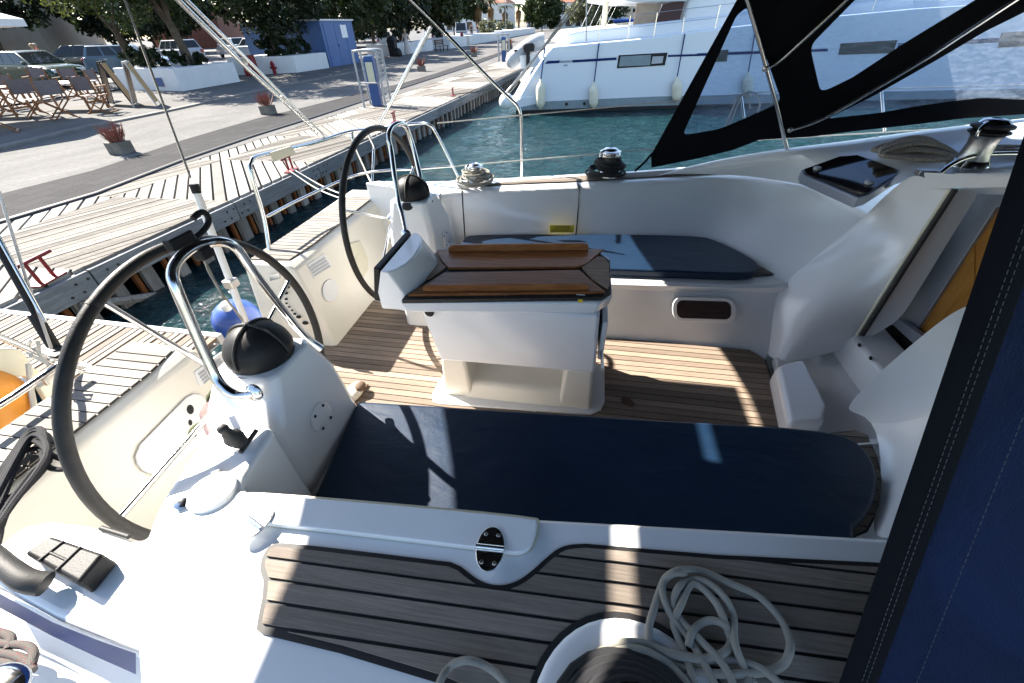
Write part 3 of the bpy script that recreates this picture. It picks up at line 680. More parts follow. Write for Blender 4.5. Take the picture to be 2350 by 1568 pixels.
def fiddle(p, q, h=.035, w=.022):
    a, b = Vector(p), Vector(q); d = (b - a).normalized(); n = Vector((-d.y, d.x, 0)); up = Vector((0, 0, 1)); L = (b - a).length
    prof = [(0, 0), (0, h * .55), (.012, h * .9), (.035, h), (L - .035, h), (L - .012, h * .9), (L, h * .55), (L, 0)]
    vs = [a + d * x + up * z + n * s for s in (-w / 2, w / 2) for x, z in prof]; k = len(prof)
    return new('fiddle_rail', vs, [list(range(k)), list(range(2 * k - 1, k - 1, -1))] + [[i, (i + 1) % k, k + (i + 1) % k, k + i] for i in range(k)], 'varnish', TB, bevel=.005)
fiddle(PZ(972, 667, 1.506), PZ(1352, 664, 1.506)); fiddle(PZ(1030, 577, 1.506), PZ(1350, 573, 1.506), .04)
for x in (986, 1155, 1333):
    p = PZ(x, 674 if x > 1000 else 676, 1.49); p.y -= .004
    obox('hinge_mark', p + Vector((0, -.012, .0)), (.04, .003, .01), 'white_plastic', TB)
# instrument pod at the aft end of the table
base = [(862, 640), (872, 694), (985, 690), (960, 640)]
topz = [PZ(x, y, 1.625) for x, y in ((872, 622), (888, 625), (908, 620), (932, 606), (952, 588), (965, 566), (968, 548), (960, 536), (948, 533))]
midz = [PZ(x, y, 1.50) for x, y in ((866, 672), (928, 676), (955, 660), (978, 640), (996, 620), (1006, 604), (1002, 588), (988, 572), (955, 566))]
botz = [Vector((p.x, p.y, 1.405)) for p in midz]
pod = loft('instrument_pod', [botz, midz, topz], 'gelcoat', TB, bevel=.01, seg=3, angle=25)
sa = [botz[0] + Vector((-.012, .02, .03)), botz[-1] + Vector((-.012, -.01, .03)), topz[-1] + Vector((-.012, -.01, -.0)), topz[0] + Vector((-.012, .02, -.0))]
sb = [p + Vector((-.03, 0, .004)) for p in sa]
new('pod_screen', sa + sb, [[0, 1, 2, 3], [4, 5, 6, 7], [0, 1, 5, 4], [1, 2, 6, 5], [2, 3, 7, 6], [3, 0, 4, 7]], 'black_plastic', TB, bevel=.008)
# ---- companionway and forward end of the cockpit
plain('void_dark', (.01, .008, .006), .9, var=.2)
A0, A1 = Vector((1.304, 2.147, .74)), Vector((1.645, 2.50, 1.55))
B0, B1 = Vector((1.76, 2.28, .93)), PZ(2190, 432, 1.85)
C1 = PZ(2095, 395, 1.86)
# splayed bulkhead
pA = [PZ(1790, 838, .78), PZ(1830, 770, .95), PZ(1890, 672, 1.18), PZ(1950, 585, 1.37), PZ(2000, 516, 1.50), PZ(2055, 450, 1.68), PZ(2098, 398, 1.83)]
pB = [PZ(1945, 800, .90), PZ(1985, 745, 1.02), PZ(2040, 665, 1.22), PZ(2090, 590, 1.42), PZ(2130, 530, 1.56), PZ(2165, 470, 1.72), PZ(2185, 440, 1.86)]
pC = [PZ(2060, 742, .98), PZ(2090, 700, 1.08), PZ(2130, 635, 1.25), PZ(2170, 570, 1.43), PZ(2200, 520, 1.56), PZ(2235, 465, 1.72), PZ(2260, 430, 1.86)]
for i in range(7):
    pB[i].x = 1.72; pB[i] = PX(*[(1945, 800), (1985, 745), (2040, 665), (2090, 590), (2130, 530), (2165, 470), (2188, 436)][i], 1.72 + .01 * i)
    pC[i] = PX(*[(2060, 742), (2085, 703), (2125, 640), (2165, 573), (2197, 522), (2230, 470), (2255, 432)][i], 1.88 + .006 * i)
# curved return from the backrest down to the sole
bt_, bb_ = Vector((T3[-1].x, T3[-1].y, Z_CF - .01)), Vector((1.395, 2.57, Z_SE))
bb_ += Vector((-.03, .03, 0)); bt_ += Vector((-.03, .03, 0))
ret = [PZ(1730, 785, .74), PZ(1762, 705, .98), bb_, bb_.lerp(bt_, .33), bb_.lerp(bt_, .66), bt_, PZ(2040, 440, 1.70)]
L2 = lambda A_, B_, t_: [a.lerp(b, t_) for a, b in zip(A_, B_)]
loft('bulkhead', [ret, L2(ret, pA, .5), L2(ret, pA, .85), L2(pA, pB, .12), L2(pA, pB, .5), L2(pA, pB, .95), pB, L2(pB, pC, .05), pC], 'gelcoat', YA, closed=False, subsurf=2)
tube('slide_groove', [PX(1978, 770, 1.715), PX(2080, 608, 1.735), PX(2192, 434, 1.765)], .0135, 'black_rubber', YA, res=8)
tube('slide_trim', [PX(1966, 770, 1.705), PX(2068, 608, 1.725), PX(2182, 434, 1.755)], .009, 'cream_plastic', YA, res=8)
# washboard frame and wooden door
DR = empty('companionway_door', (0, 0, 0), YA)
def xplate(name, px, X, th, mat, parent, bevel=0):
    P = [PX(x, y, X) for x, y in px]; Q = [p + Vector((th, 0, 0)) for p in P]; n = len(P)
    return new(name, P + Q, [list(range(n)), list(range(2 * n - 1, n - 1, -1))] + [[i, (i + 1) % n, n + (i + 1) % n, n + i] for i in range(n)], mat, parent, bevel=bevel)
xplate('door_panel', [(2105, 755), (2320, 440), (2480, 440), (2300, 900), (2180, 900)], 1.95, .02, 'door_wood', DR)
xplate('door_rib', [(2204, 690), (2218, 560), (2236, 560), (2236, 690)], 1.945, .01, 'door_wood', DR)
xplate('door_frame', [(2040, 745), (2232, 447), (2480, 447), (2480, 478), (2285, 476), (2105, 755)], 1.935, .025, 'alu', DR, .003)
xplate('door_frame', [(2040, 738), (2062, 732), (2130, 782), (2108, 800)], 1.88, .04, 'alu', DR, .003)
new('cabin_dark_sheet', [(1.975, .9, .3), (1.975, 2.75, .3), (1.975, 2.75, 1.66), (1.975, .9, 1.66)], [[0, 1, 2, 3]], 'void_dark', YA)  # flat near-black sheet; the unlit cabin's darkness is put into its colour
xplate('door_head', [(2190, 398), (2480, 398), (2480, 470), (2225, 470)], 1.955, .02, 'gelcoat', YA)
# entry step and threshold
st = [PZ(1780, 838, .90), PZ(1848, 818, .96), PZ(1902, 925, .96), PZ(1895, 975, .90), PZ(1812, 975, .90)]
loft('entry_step', [[Vector((p.x, p.y, Z_FL)) for p in (st[0], st[1], st[2], st[3], st[4])], st], 'gelcoat', YA, bevel=.035, seg=4)
slab('entry_floor', [(1.20, 1.1), (2.2, 1.1), (2.2, 2.5), (1.30, 2.22), (1.2, 1.7)], Z_FL + .03, .06, 'gelcoat', YA, bevel=.01)
loft('threshold', [[(1.66, 1.15, .78), (1.92, 1.15, .78), (1.92, 2.45, .78), (1.66, 2.45, .78)], [(1.70, 1.2, .955), (1.92, 1.2, .97), (1.92, 2.42, .97), (1.70, 2.42, .955)]], 'gelcoat', YA, bevel=.025, seg=3)
for x, y in ((1972, 792), (1998, 822)): ball('drain', PX(x, y, 1.695), .012, 'black_plastic', YA, sx=.5)
# near wing of the companionway
wpx0 = [(1925, 950), (1985, 890), (2040, 835), (2100, 785), (2160, 735), (2205, 707), (2235, 697), (2290, 690)]
wz = [.92, 1.07, 1.22, 1.36, 1.49, 1.56, 1.60, 1.64]
w0 = [PY(x, y, 1.40 - .05 * i / 7) for i, (x, y) in enumerate(wpx0)]
w1 = [PZ(x, y, z) for x, y, z in ((2012, 947, 1.16), (2060, 960, 1.2), (2110, 960, 1.25), (2170, 950, 1.32), (2230, 930, 1.4), (2290, 900, 1.47), (2340, 880, 1.52), (2400, 850, 1.56))]
w2 = [PZ(x, y, z) for x, y, z in ((2030, 1110, 1.12), (2060, 1120, 1.14), (2100, 1125, 1.2), (2150, 1130, 1.26), (2220, 1130, 1.34), (2280, 1130, 1.42), (2340, 1130, 1.48), (2400, 1120, 1.52))]
w3 = [PZ(x, y, z) for x, y, z in ((1990, 1232, 1.12), (2040, 1235, 1.2), (2090, 1238, 1.3), (2150, 1240, 1.38), (2220, 1243, 1.44), (2290, 1247, 1.5), (2350, 1250, 1.53), (2400, 1253, 1.54))]
loft('companionway_wing', [w0, w1, w2, w3], 'gelcoat', YA, closed=False, subsurf=2)
# ---- coachroof and far deck forward
cr = [PZ(1500, 402, 1.51), PZ(1600, 372, 1.60), PY(1700, 352, 3.55), PY(1810, 335, 3.48), PY(1960, 318, 3.45), PY(2130, 290, 3.42), PY(2420, 258, 3.40)]
cr1 = [PZ(1560, 398, 1.51), PZ(1650, 392, 1.55), PY(1785, 374, 3.40), PY(1815, 350, 3.38), PY(1960, 338, 3.28), PY(2130, 330, 3.16), PY(2420, 310, 3.14)]
cr2 = [PZ(1700, 402, 1.51), PZ(1790, 408, 1.51), PZ(1840, 402, 1.55), PY(1870, 374, 3.22), PY(1990, 374, 3.08), PY(2120, 380, 2.88), PY(2420, 372, 2.86)]
cr3 = [PZ(1780, 412, 1.495), PZ(1850, 424, 1.495), PZ(1900, 447, 1.495), PZ(1950, 470, 1.54), PZ(2020, 440, 1.66), PZ(2098, 398, 1.82), PZ(2420, 420, 1.80)]
loft('coachroof', [[p + Vector((0, .12, -.06)) for p in cr], cr, cr1, cr2, cr3], 'gelcoat', YA, closed=False, subsurf=2)
loft('coachroof_lip', [[PX(2120, 396, 1.72), PX(2190, 400, 1.72), PX(2420, 405, 1.72)], [PX(2128, 432, 1.72), PX(2186, 432, 1.72), PX(2420, 428, 1.72)]], 'gelcoat', YA, closed=False)
# hatch window in the coachroof
hp = [(1845, 388), (1940, 354), (1958, 352), (2062, 390), (2058, 400), (1992, 442), (1970, 448), (1850, 398)]
hz = [1.635, 1.70, 1.70, 1.745, 1.735, 1.665, 1.66, 1.635]
h_a, h_n = PZ(1950, 398, 1.718), Vector((-.24, -.06, 1)).normalized()
H0 = [PP(x, y, h_a, h_n) for x, y in hp]
hc = sum(H0, Vector()) / len(H0)
HF = [hc + (p - hc) * 1.06 - Vector((0, 0, .008)) for p in H0]
n = len(H0)
hw = new('deck_hatch', HF + [p - Vector((0, 0, .06)) for p in HF], [list(range(n)), list(range(2 * n - 1, n - 1, -1))] + [[i, (i + 1) % n, n + (i + 1) % n, n + i] for i in range(n)], 'alu', YA, bevel=.008)
new('hatch_glass', H0 + [hc + (p - hc) * 1.0 - Vector((0, 0, .012)) for p in H0], [list(range(n)), list(range(2 * n - 1, n - 1, -1))] + [[i, (i + 1) % n, n + (i + 1) % n, n + i] for i in range(n)], 'smoked', hw, bevel=.003)
for x, y in ((1876, 386), (1995, 418)):
    q = PP(x, y, h_a + Vector((0, 0, .006)), h_n); lathe('hatch_knob', [(.022, -.01), (.022, .006), (.014, .010)], q, 'grey_plastic', hw, res=14)
# ---- winches
def winch(name, base, h, r, label=None, mat='steel'):
    e = empty(name, (0, 0, 0), YA); b = Vector(base)
    lathe('winch_base', [(r * 1.35, 0), (r * 1.35, h * .10), (r * 1.05, h * .24)], b, 'steel', e, res=28)
    lathe('winch_drum', [(r * 1.02, h * .24), (r * .9, h * .34), (r * .84, h * .52), (r * .90, h * .66), (r * 1.0, h * .70)], b, 'steel_dull', e, res=28)
    lathe('self_tailer', [(r * .9, h * .70), (r * 1.22, h * .74), (r * 1.22, h * .77), (r * .95, h * .80), (r * 1.24, h * .84), (r * 1.24, h * .88), (r * .9, h * .92)], b, 'black_plastic' if mat != 'steel' else 'steel', e, res=28)
    lathe('winch_cap', [(r * .9, h * .92), (r * .72, h * .98), (r * .35, h), (r * .3, h * .985), (.001, h * .985)], b, 'steel', e, res=24)
    tube('feeder_arm', [b + Vector((-r * .9, -r * .5, h * .66)), b + Vector((-r * 1.2, -r * .7, h * .74)), b + Vector((-r * 1.1, -r * .6, h * .88)), b + Vector((-r * .3, -r * .1, h * .97))], .008, 'steel', e, smooth_path=4)
    return e
winch('winch', PY(2213, 392, 2.84), .27, .074, mat='black')
winch('winch', PZ(1395, 404, 1.50), .215, .066)
winch('winch', PZ(1092, 420, 1.50), .15, .052)
# chrome clutch lever in front of the coachroof winch
tube('clutch_lever', [PZ(2155, 399, 1.80), PZ(2180, 380, 1.83), PZ(2215, 364, 1.855), PZ(2270, 355, 1.86), PZ(2420, 352, 1.86)], .014, 'steel', YA, res=10, smooth_path=5)
for x in (2110, 2260):
    obox('clutch_base', PZ(x + 20, 396, 1.79), (.11, .05, .03), 'steel_dull', YA, bevel=.004)
# ---- stern rails, stanchions, lifelines
def steeltube(name, pts, r=.0125, mat='steel', par=None, sm=6): return tube(name, pts, r, mat, YA if par is None else par, res=8, smooth_path=sm)
steeltube('pushpit', [PX(618, 575, -2.03), PX(606, 500, -2.03), PX(577, 400, -2.03), PX(577, 372, -2.03), PX(595, 358, -2.03), PX(680, 338, -2.02), PX(740, 322, -2.0), PX(800, 303, -1.9), PX(850, 297, -1.75), PX(900, 290, -1.55), PX(960, 284, -1.35), PX(985, 287, -1.25), PX(1003, 310, -1.2), PX(1052, 408, -1.06)])
steeltube('pushpit_midrail', [PX(613, 497, -2.03), PX(690, 457, -2.0), PX(800, 408, -1.85), PX(870, 393, -1.6), PX(950, 388, -1.35), PX(1040, 382, -1.1)], .010)
steeltube('pushpit_leg', [PX(808, 303, -1.88), PX(815, 340, -1.88), PX(862, 440, -1.86)], .011)
steeltube('pushpit_leg', [PX(838, 298, -1.8), PX(856, 335, -1.8), PX(857, 360, -1.8), PX(853, 445, -1.8)], .011)
plate = [PX(x, y, -2.01) for x, y in ((622, 350), (668, 335), (680, 352), (630, 372))]
new('rail_plate', plate + [p + Vector((-.015, 0, 0)) for p in plate], [[0, 1, 2, 3], [7, 6, 5, 4], [0, 1, 5, 4], [1, 2, 6, 5], [2, 3, 7, 6], [3, 0, 4, 7]], 'cream_plastic', YA, bevel=.003)
# stanchion that carries the bimini leg
steeltube('bimini_leg', [PY(938, -6, 3.62), PY(1000, 55, 3.62), PY(1120, 178, 3.62), PY(1165, 222, 3.62), PY(1188, 245, 3.62), PY(1196, 275, 3.62), PY(1197, 340, 3.62), PY(1196, 470, 3.62)], .0135, 'steel')
steeltube('bimini_leg', [PX(396, -12, -2.0), PX(560, 150, -2.0), PX(745, 318, -2.0)], .0125, 'steel', sm=0)
steeltube('bimini_leg', [PX(416, -12, -1.98), PX(575, 145, -1.98), PX(742, 312, -1.98)], .009, 'steel', sm=0)
for q in (.35, .62):
    p = PX(396, -12, -2.0).lerp(PX(745, 318, -2.0), q); ball('tube_clip', p, .022, 'white_plastic', YA)
steeltube('bimini_strut', [PY(990, 62, 3.35), PY(871, 285, 3.35)], .011, sm=0)
steeltube('bimini_strut', [PY(978, 72, 3.37), PY(871, 285, 3.37)], .007, sm=0)
steeltube('backstay', [PY(1344, -8, 3.8), PY(1160, 215, 3.8)], .008, 'steel_dull', sm=0)
steeltube('backstay', [PY(1330, -8, 3.82), PY(1196, 178, 3.82), PY(1155, 218, 3.82)], .005, 'steel_dull', sm=0)
for pts in ([(1003, 283, 3.42), (1530, 234, 3.75), (1750, 212, 3.9), (2350, 195, 4.05)], [(1040, 382, 3.40), (1490, 343, 3.72), (1760, 320, 3.9), (2350, 285, 4.05)]):
    tube('lifeline', [PY(*p) for p in pts], .0042, 'rope_white', YA, res=6)
for px_ in ((2022, 205, 2030, 300), (1700, 215, 1715, 330)): steeltube('stanchion', [PY(px_[0], px_[1], 3.95), PY(px_[2], px_[3], 3.95)], .011, sm=0)
# near stern rail, left edge of the picture
steeltube('pushpit', [PX(-60, 965, -2.06), PX(30, 910, -2.06), PX(110, 855, -2.06), PX(160, 820, -2.06)], .0135, sm=0)
steeltube('pushpit_midrail', [PX(-60, 750, -2.1), PX(40, 790, -2.1), PX(130, 835, -2.1), PX(200, 850, -2.1)], .012, sm=0)
# ---- sprayhood
SH = empty('sprayhood', (0, 0, 0), YA)
shp, shn = Vector((.518, 3.537, 1.6)), Vector((0, 1, .30)).normalized()
def SHP(x, y, off=0): return PP(x, y, shp - shn * off, shn)
def filled(name, outer, holes, f, mat, parent, th=.004):
    bm = bmesh.new(); es = []
    for loop in [outer] + holes:
        vs = [bm.verts.new(f(x, y)) for x, y in loop]
        es += [bm.edges.new((vs[i], vs[(i + 1) % len(vs)])) for i in range(len(vs))]
    bmesh.ops.triangle_fill(bm, edges=es, use_beauty=True, use_dissolve=False)
    o = bm_new(name, bm, mat, parent)
    s = o.modifiers.new('thick', 'SOLIDIFY'); s.thickness = th; s.offset = 0
    return o
def rounded(px, k=3):
    out = []
    n = len(px)
    for i in range(n):
        a, b, c = Vector(px[i - 1]), Vector(px[i]), Vector(px[(i + 1) % n])
        ra = min(14, (a - b).length * .3); rc = min(14, (c - b).length * .3)
        p, q = b + (a - b).normalized() * ra, b + (c - b).normalized() * rc
        for j in range(k + 1):
            t_ = j / k; out.append(tuple((p * (1 - t_) ** 2 + b * 2 * t_ * (1 - t_) + q * t_ * t_)))
    return out
win1 = rounded([(1566, 311), (1690, 36), (1712, 18), (1722, 30), (1792, 228), (1778, 242), (1700, 276), (1650, 297)])
win2 = rounded([(2040, -70), (1962, 0), (1898, 65), (1866, 98), (1861, 116), (1872, 165), (1882, 207), (1897, 207), (1957, 178), (2078, 98), (2239, 0), (2330, -70)])
win3 = rounded([(1897, 273), (2001, 222), (2151, 137), (2259, 73), (2350, 28), (2500, -40), (2500, 232), (2350, 229), (2311, 228), (2259, 225), (2200, 231), (2130, 240), (2014, 260)])
outer = [(1495, 385), (1494, 356), (1690, 2), (1790, -180), (2640, -180), (2640, 262), (2350, 262), (2208, 272), (2105, 285), (1962, 301), (1859, 314), (1742, 321), (1680, 345), (1600, 364)]
filled('side_panel', outer, [win1, win2, win3], SHP, 'canvas', SH)
for wpx in (win1, win2, win3):
    c = sum((Vector(p) for p in wpx), Vector((0, 0))) / len(wpx)
    filled('window', [tuple(c + (Vector(p) - c) * 1.03) for p in wpx], [], lambda x, y: SHP(x, y, -.006), 'clear_vinyl', SH, .0012)
def shtube(name, px, r=.0125, off=.035, sm=5): return tube(name, [SHP(x, y, off) for x, y in px], r, 'steel', SH, res=8, smooth_path=sm)
shtube('hoop', [(1806, 342), (1780, 235), (1757, 150), (1735, 70), (1712, -10), (1690, -90)], .0125)
shtube('hoop', [(1815, 298), (1870, 280), (1930, 250), (2100, 150), (2200, 85), (2330, 0), (2450, -80)], .0125, .03)
shtube('strut', [(1757, 158), (1790, 140), (1840, 95), (1900, 40), (1950, -8), (2000, -60)], .011, .03)
ball('hoop_joint', SHP(1757, 157, .035), .02, 'steel_dull', SH); ball('hoop_joint', SHP(1813, 298, .035), .018, 'steel_dull', SH)
tube('tie_strap', [SHP(1497, 352, .0), PZ(1480, 372, 1.62), PZ(1458, 392, 1.58)], .009, 'canvas', SH)
# near side panel with black hem
na0, na1 = Vector((.513, .27, 1.588)), PX(2352, 326, .52)
nd = (na1 - na0)
na_top = na0 + nd * 1.45; na_bot = na0 - nd * .10
NG = []
NU, NV = 28, 30
for i in range(NU + 1):
    s_ = i / NU
    row = []
    for j in range(NV + 1):
        t_ = j / NV
        base = na_bot.lerp(na_top, t_)
        fw = Vector((1.9, -.16 + .10 * t_, .02)) * s_
        p = base + fw
        fold = .012 * math.sin(9 * s_ * 3 + 4 * t_) * s_ + .006 * math.sin(31 * s_ + 17 * t_) * min(1, s_ * 5) + .02 * math.exp(-((t_ - .12 - .55 * s_) / .035) ** 2) * min(1, s_ * 6) - .012 * math.exp(-((t_ - .17 - .5 * s_) / .05) ** 2) * min(1, s_ * 6)
        p.y -= fold
        row.append(p)
    NG.append(row)
loft('side_panel', NG, 'canvas_blue', SH, closed=False, smooth=True)
hemd = Vector((1.9, -.16, .02)).normalized()
hm = [[na_bot.lerp(na_top, j / 20) + hemd * o + Vector((0, -.004 - (.003 if 0 < k < 3 else 0), 0)) for j in range(21)] for k, o in enumerate((-.006, .0, .042, .046))]
loft('hem', hm, 'canvas', SH, closed=False, smooth=True)
def stitch(off, t0, t1, n, dy=-.010):
    lst = []
    for k in range(n):
        a = t0 + (t1 - t0) * k / n; b = t0 + (t1 - t0) * (k + .62) / n
        lst.append(([na_bot.lerp(na_top, a) + hemd * off + Vector((0, dy, 0)), na_bot.lerp(na_top, b) + hemd * off + Vector((0, dy, 0))], .0005))
    tubes('stitching', lst, 'thread', SH, 4)
stitch(.020, .02, .98, 130); stitch(.027, .02, .98, 130); stitch(.095, .05, .95, 110, -.006)
# roof of the sprayhood and the bimini above the cockpit (out of the picture, they throw its shade)
ft0, ft1 = SHP(1790, -180), SHP(2640, -180)
n0, n1v = na_top, na_top + Vector((1.9, -.06, .02))
rr = []
for k in range(9):
    t_ = k / 8; a = n0.lerp(ft0, t_); b = n1v.lerp(ft1, t_); lift = .22 * math.sin(math.pi * t_)
    a = a + Vector((-.05, 0, lift)); b = b + Vector((0, 0, lift * .5)); rr.append([a, a.lerp(b, .5), b])
loft('roof_panel', rr, 'canvas', SH, closed=False, smooth=True)
fr_ = [r[2] for r in rr]
loft('front_panel', [fr_, [Vector((p.x + .75, .25 + (p.y - .25) * .97, 1.98 - .25 * (k in (0, 8)))) for k, p in enumerate(fr_)]], 'canvas', SH, closed=False, smooth=True)
BI = empty('bimini', (0, 0, 0), YA)
slab('canopy', [(-2.0, .1), (-2.10, .94), (-2.36, 1.67), (-2.72, 2.5), (-2.80, 2.91), (-1.408, 2.91), (-1.408, .1)], 2.955, .006, 'canvas', BI)
g = []
for k in range(19):
    v = -.35 + 4.75 * k / 18; z = 2.95 - (min(.20, .21 * max(0, (v - 2.9) / .95) ** 1.15) if v > 2.9 else .21 * max(0, (.5 - v) / .85) ** 1.3)
    g.append([(-1.355, v, z), (-.3, v, z + .02), (1.5, v, z + .01)])
loft('canopy', g, 'canvas', BI, closed=False, smooth=True)
box('shade_flap', (-1.44, 1.50, 2.962), (-1.33, 1.84, 2.966), 'canvas', BI)  # both flaps are added out of view to interrupt the sun strip between the canopies
box('shade_flap', (-1.44, 2.42, 2.962), (-1.33, 2.55, 2.966), 'canvas', BI)
# ================================================================== LOOSE GEAR ON BOARD
def ropepath(px, z, amp=.006):
    out = []
    for i, q in enumerate(px):
        zz = q[2] if len(q) > 2 else z
        out.append(PZ(q[0], q[1], zz + amp * math.sin(i * 2.1)))
    return catmull(out, 6)
L = [
 [(1000, 1590), (1012, 1560), (1028, 1535), (1050, 1520), (1078, 1516), (1110, 1526), (1145, 1550), (1175, 1585)],
 [(1285, 1590), (1320, 1540), (1365, 1503), (1405, 1482), (1440, 1474), (1490, 1480), (1540, 1500), (1600, 1512), (1680, 1515), (1740, 1532), (1785, 1565), (1810, 1595)],
 [(1305, 1592), (1345, 1540), (1392, 1500), (1430, 1486), (1480, 1494), (1530, 1520), (1570, 1560), (1590, 1595)],
 [(1545, 1590), (1508, 1548), (1495, 1500), (1489, 1445), (1500, 1400), (1518, 1345), (1532, 1322), (1562, 1309, 1.585), (1612, 1311, 1.58), (1680, 1341), (1740, 1368), (1790, 1420), (1812, 1470), (1810, 1502), (1790, 1530), (1740, 1544), (1640, 1546), (1560, 1532), (1500, 1512), (1455, 1508), (1438, 1524), (1455, 1552), (1500, 1585)],
 [(1650, 1592), (1620, 1530), (1580, 1465), (1545, 1420), (1522, 1370), (1524, 1335, 1.59), (1545, 1316, 1.595), (1572, 1316, 1.58)],
 [(1690, 1590), (1655, 1520), (1560, 1420), (1546, 1385), (1556, 1350), (1582, 1331), (1620, 1336), (1660, 1368), (1682, 1410), (1684, 1452), (1690, 1490), (1710, 1540), (1720, 1590)],
 [(1600, 1592), (1585, 1540), (1568, 1490), (1545, 1430), (1560, 1395, 1.585), (1590, 1340, 1.59), (1640, 1380, 1.59), (1668, 1440), (1690, 1500), (1730, 1570)],
 [(1580, 1485), (1586, 1456), (1603, 1434), (1632, 1424), (1662, 1434), (1678, 1462), (1668, 1492), (1640, 1507), (1600, 1510), (1545, 1500)],
]
V_, F_ = [], []
for i, l in enumerate(L):
    vs, fs = tube_data(ropepath(l, Z_CO + .030 + .003 * (i % 3)), .0072, 8); k = len(V_); V_ += vs; F_ += [[q + k for q in f] for f in fs]
rp = new('rope', V_, F_, 'rope_grey', None, smooth=True)
tag(rp, 'loose tangle of pale grey rope on the near teak deck', 'rope')
# dark rope on the near winch, bottom of the frame
wb = PZ(1440, 1740, Z_CO)
winch('winch', (wb.x, wb.y - .0, Z_CO + .02), .11, .06)
turns = [Vector((wb.x + (.135 - .0125 * (i / 24) + .004 * math.sin(i * .9)) * math.cos(i * .26), wb.y + (.135 - .0125 * (i / 24)) * math.sin(i * .26), Z_CO + .032 + .011 * (i / 24))) for i in range(130)]
dr = tube('rope', turns, .0115, 'rope_black', None, res=7); tag(dr, 'dark braided rope wound on the winch at the bottom edge', 'rope')
# dark coil and white twine on the far winch, pale coil on the aft far winch, coil by the coachroof winch
def heap(name, c, r, h, mat, label, n=9, rope_r=.008, seed=1, sx=1, sy=1):
    rnd = random.Random(seed); V2, F2 = [], []
    for k in range(n):
        q = k / n; rr_ = r * (1 - .45 * q) * rnd.uniform(.85, 1.1); z = h * q
        tilt = rnd.uniform(-.25, .25); ph = rnd.uniform(0, 6); dx, dy = rnd.uniform(-.2, .2) * r, rnd.uniform(-.2, .2) * r
        pts = [Vector(c) + Vector((sx * (rr_ * math.cos(a) + dx), sy * (rr_ * math.sin(a) + dy), z + rope_r + tilt * rr_ * .4 * math.cos(a + ph) + abs(tilt) * rr_ * .4)) for a in [2 * math.pi * i / 26 for i in range(26)]]
        vs, fs = tube_data(pts, rope_r, 6, True); kk = len(V2); V2 += vs; F2 += [[i + kk for i in f] for f in fs]
    o = new(name, V2, F2, mat, None, smooth=True); return tag(o, label, 'rope')
def hank(c, label):
    rnd = random.Random(5); V2, F2 = [], []
    for k in range(17):
        off = rnd.uniform(-.085, .085); zt = .10 * (1 - (off / .1) ** 2) * rnd.uniform(.75, 1.05); L_ = rnd.uniform(.15, .20); sk = rnd.uniform(-.12, .12); dx = rnd.uniform(-.02, .02)
        pts = []
        for i in range(28):
            a = 2 * math.pi * i / 28; x = dx + L_ * math.cos(a); y = off + .035 * math.sin(a) + sk * x
            pts.append(Vector(c) + Vector((x, y, .012 + max(0, zt * (.55 + .45 * math.sin(a)) * (1 - .5 * (x / L_) ** 2)))))
        vs, fs = tube_data(pts, .0115, 8, True); kk = len(V2); V2 += vs; F2 += [[i + kk for i in f] for f in fs]
    return tag(new('rope', V2, F2, 'rope_fleck', None, smooth=True), label, 'rope')
b = PZ(1395, 402, 1.50); heap('rope', b + Vector((-.01, -.01, .005)), .14, .12, 'rope_black', 'black rope heaped round the far winch beside the sprayhood corner', 17, .008, 2)
heap('rope', PZ(1372, 404, 1.505), .07, .02, 'rope_grey', 'small pale cord bundle at the foot of the black rope heap', 4, .004, 3, 1.4, .8)
b = PZ(1092, 420, 1.50); heap('rope', b + Vector((0, 0, .003)), .14, .09, 'rope_grey', 'pale flecked rope coiled round the small aft winch on the far coaming', 10, .007, 4)
hank(PY(2090, 362, 3.03), 'brown flecked rope coil on the coachroof between hatch and winch')
heap('rope', PY(2330, 352, 3.0), .10, .02, 'rope_fleck', 'brown flecked rope tail lying to the right of the coachroof winch', 4, .009, 6, 2, .7)
V2, F2 = [], []
for l in ([(1668, 290), (1680, 255), (1693, 225), (1705, 216), (1718, 222), (1722, 250)], [(1672, 292), (1690, 248), (1700, 222)], [(1700, 222), (1715, 212), (1735, 216), (1745, 235), (1738, 262)], [(1664, 290), (1686, 240), (1698, 220)]):
    vs, fs = tube_data(catmull([PY(x, y, 3.85) for x, y in l], 5), .007, 6); k = len(V2); V2 += vs; F2 += [[q + k for q in f] for f in fs]
tag(new('rope', V2, F2, 'rope_white', None, smooth=True), 'white rope hung over the lifeline behind the sprayhood window', 'rope')
# red flecked rope and chrome at the lower left corner
for i, (x, y, z) in enumerate(((15, 1470, 1.50), (40, 1500, 1.49), (30, 1530, 1.49))): pass
V2, F2 = [], []
for l in ([(-60, 1440), (0, 1452), (26, 1465), (20, 1490)], [(-60, 1470), (10, 1478), (60, 1482), (78, 1500), (72, 1530)], [(-60, 1498), (10, 1500), (58, 1515), (75, 1540)], [(-60, 1520), (0, 1520), (40, 1535), (60, 1570)]):
    vs, fs = tube_data(catmull([PZ(x, y, 1.44) for x, y in l], 5), .0085, 8); k = len(V2); V2 += vs; F2 += [[q + k for q in f] for f in fs]
tag(new('rope', V2, F2, 'rope_redfleck', None, smooth=True), 'grey rope with red flecks at the lower left corner', 'rope')
ball('cleat', PZ(5, 1570, 1.49), .035, 'steel', YA, sx=1.6, sz=.6)
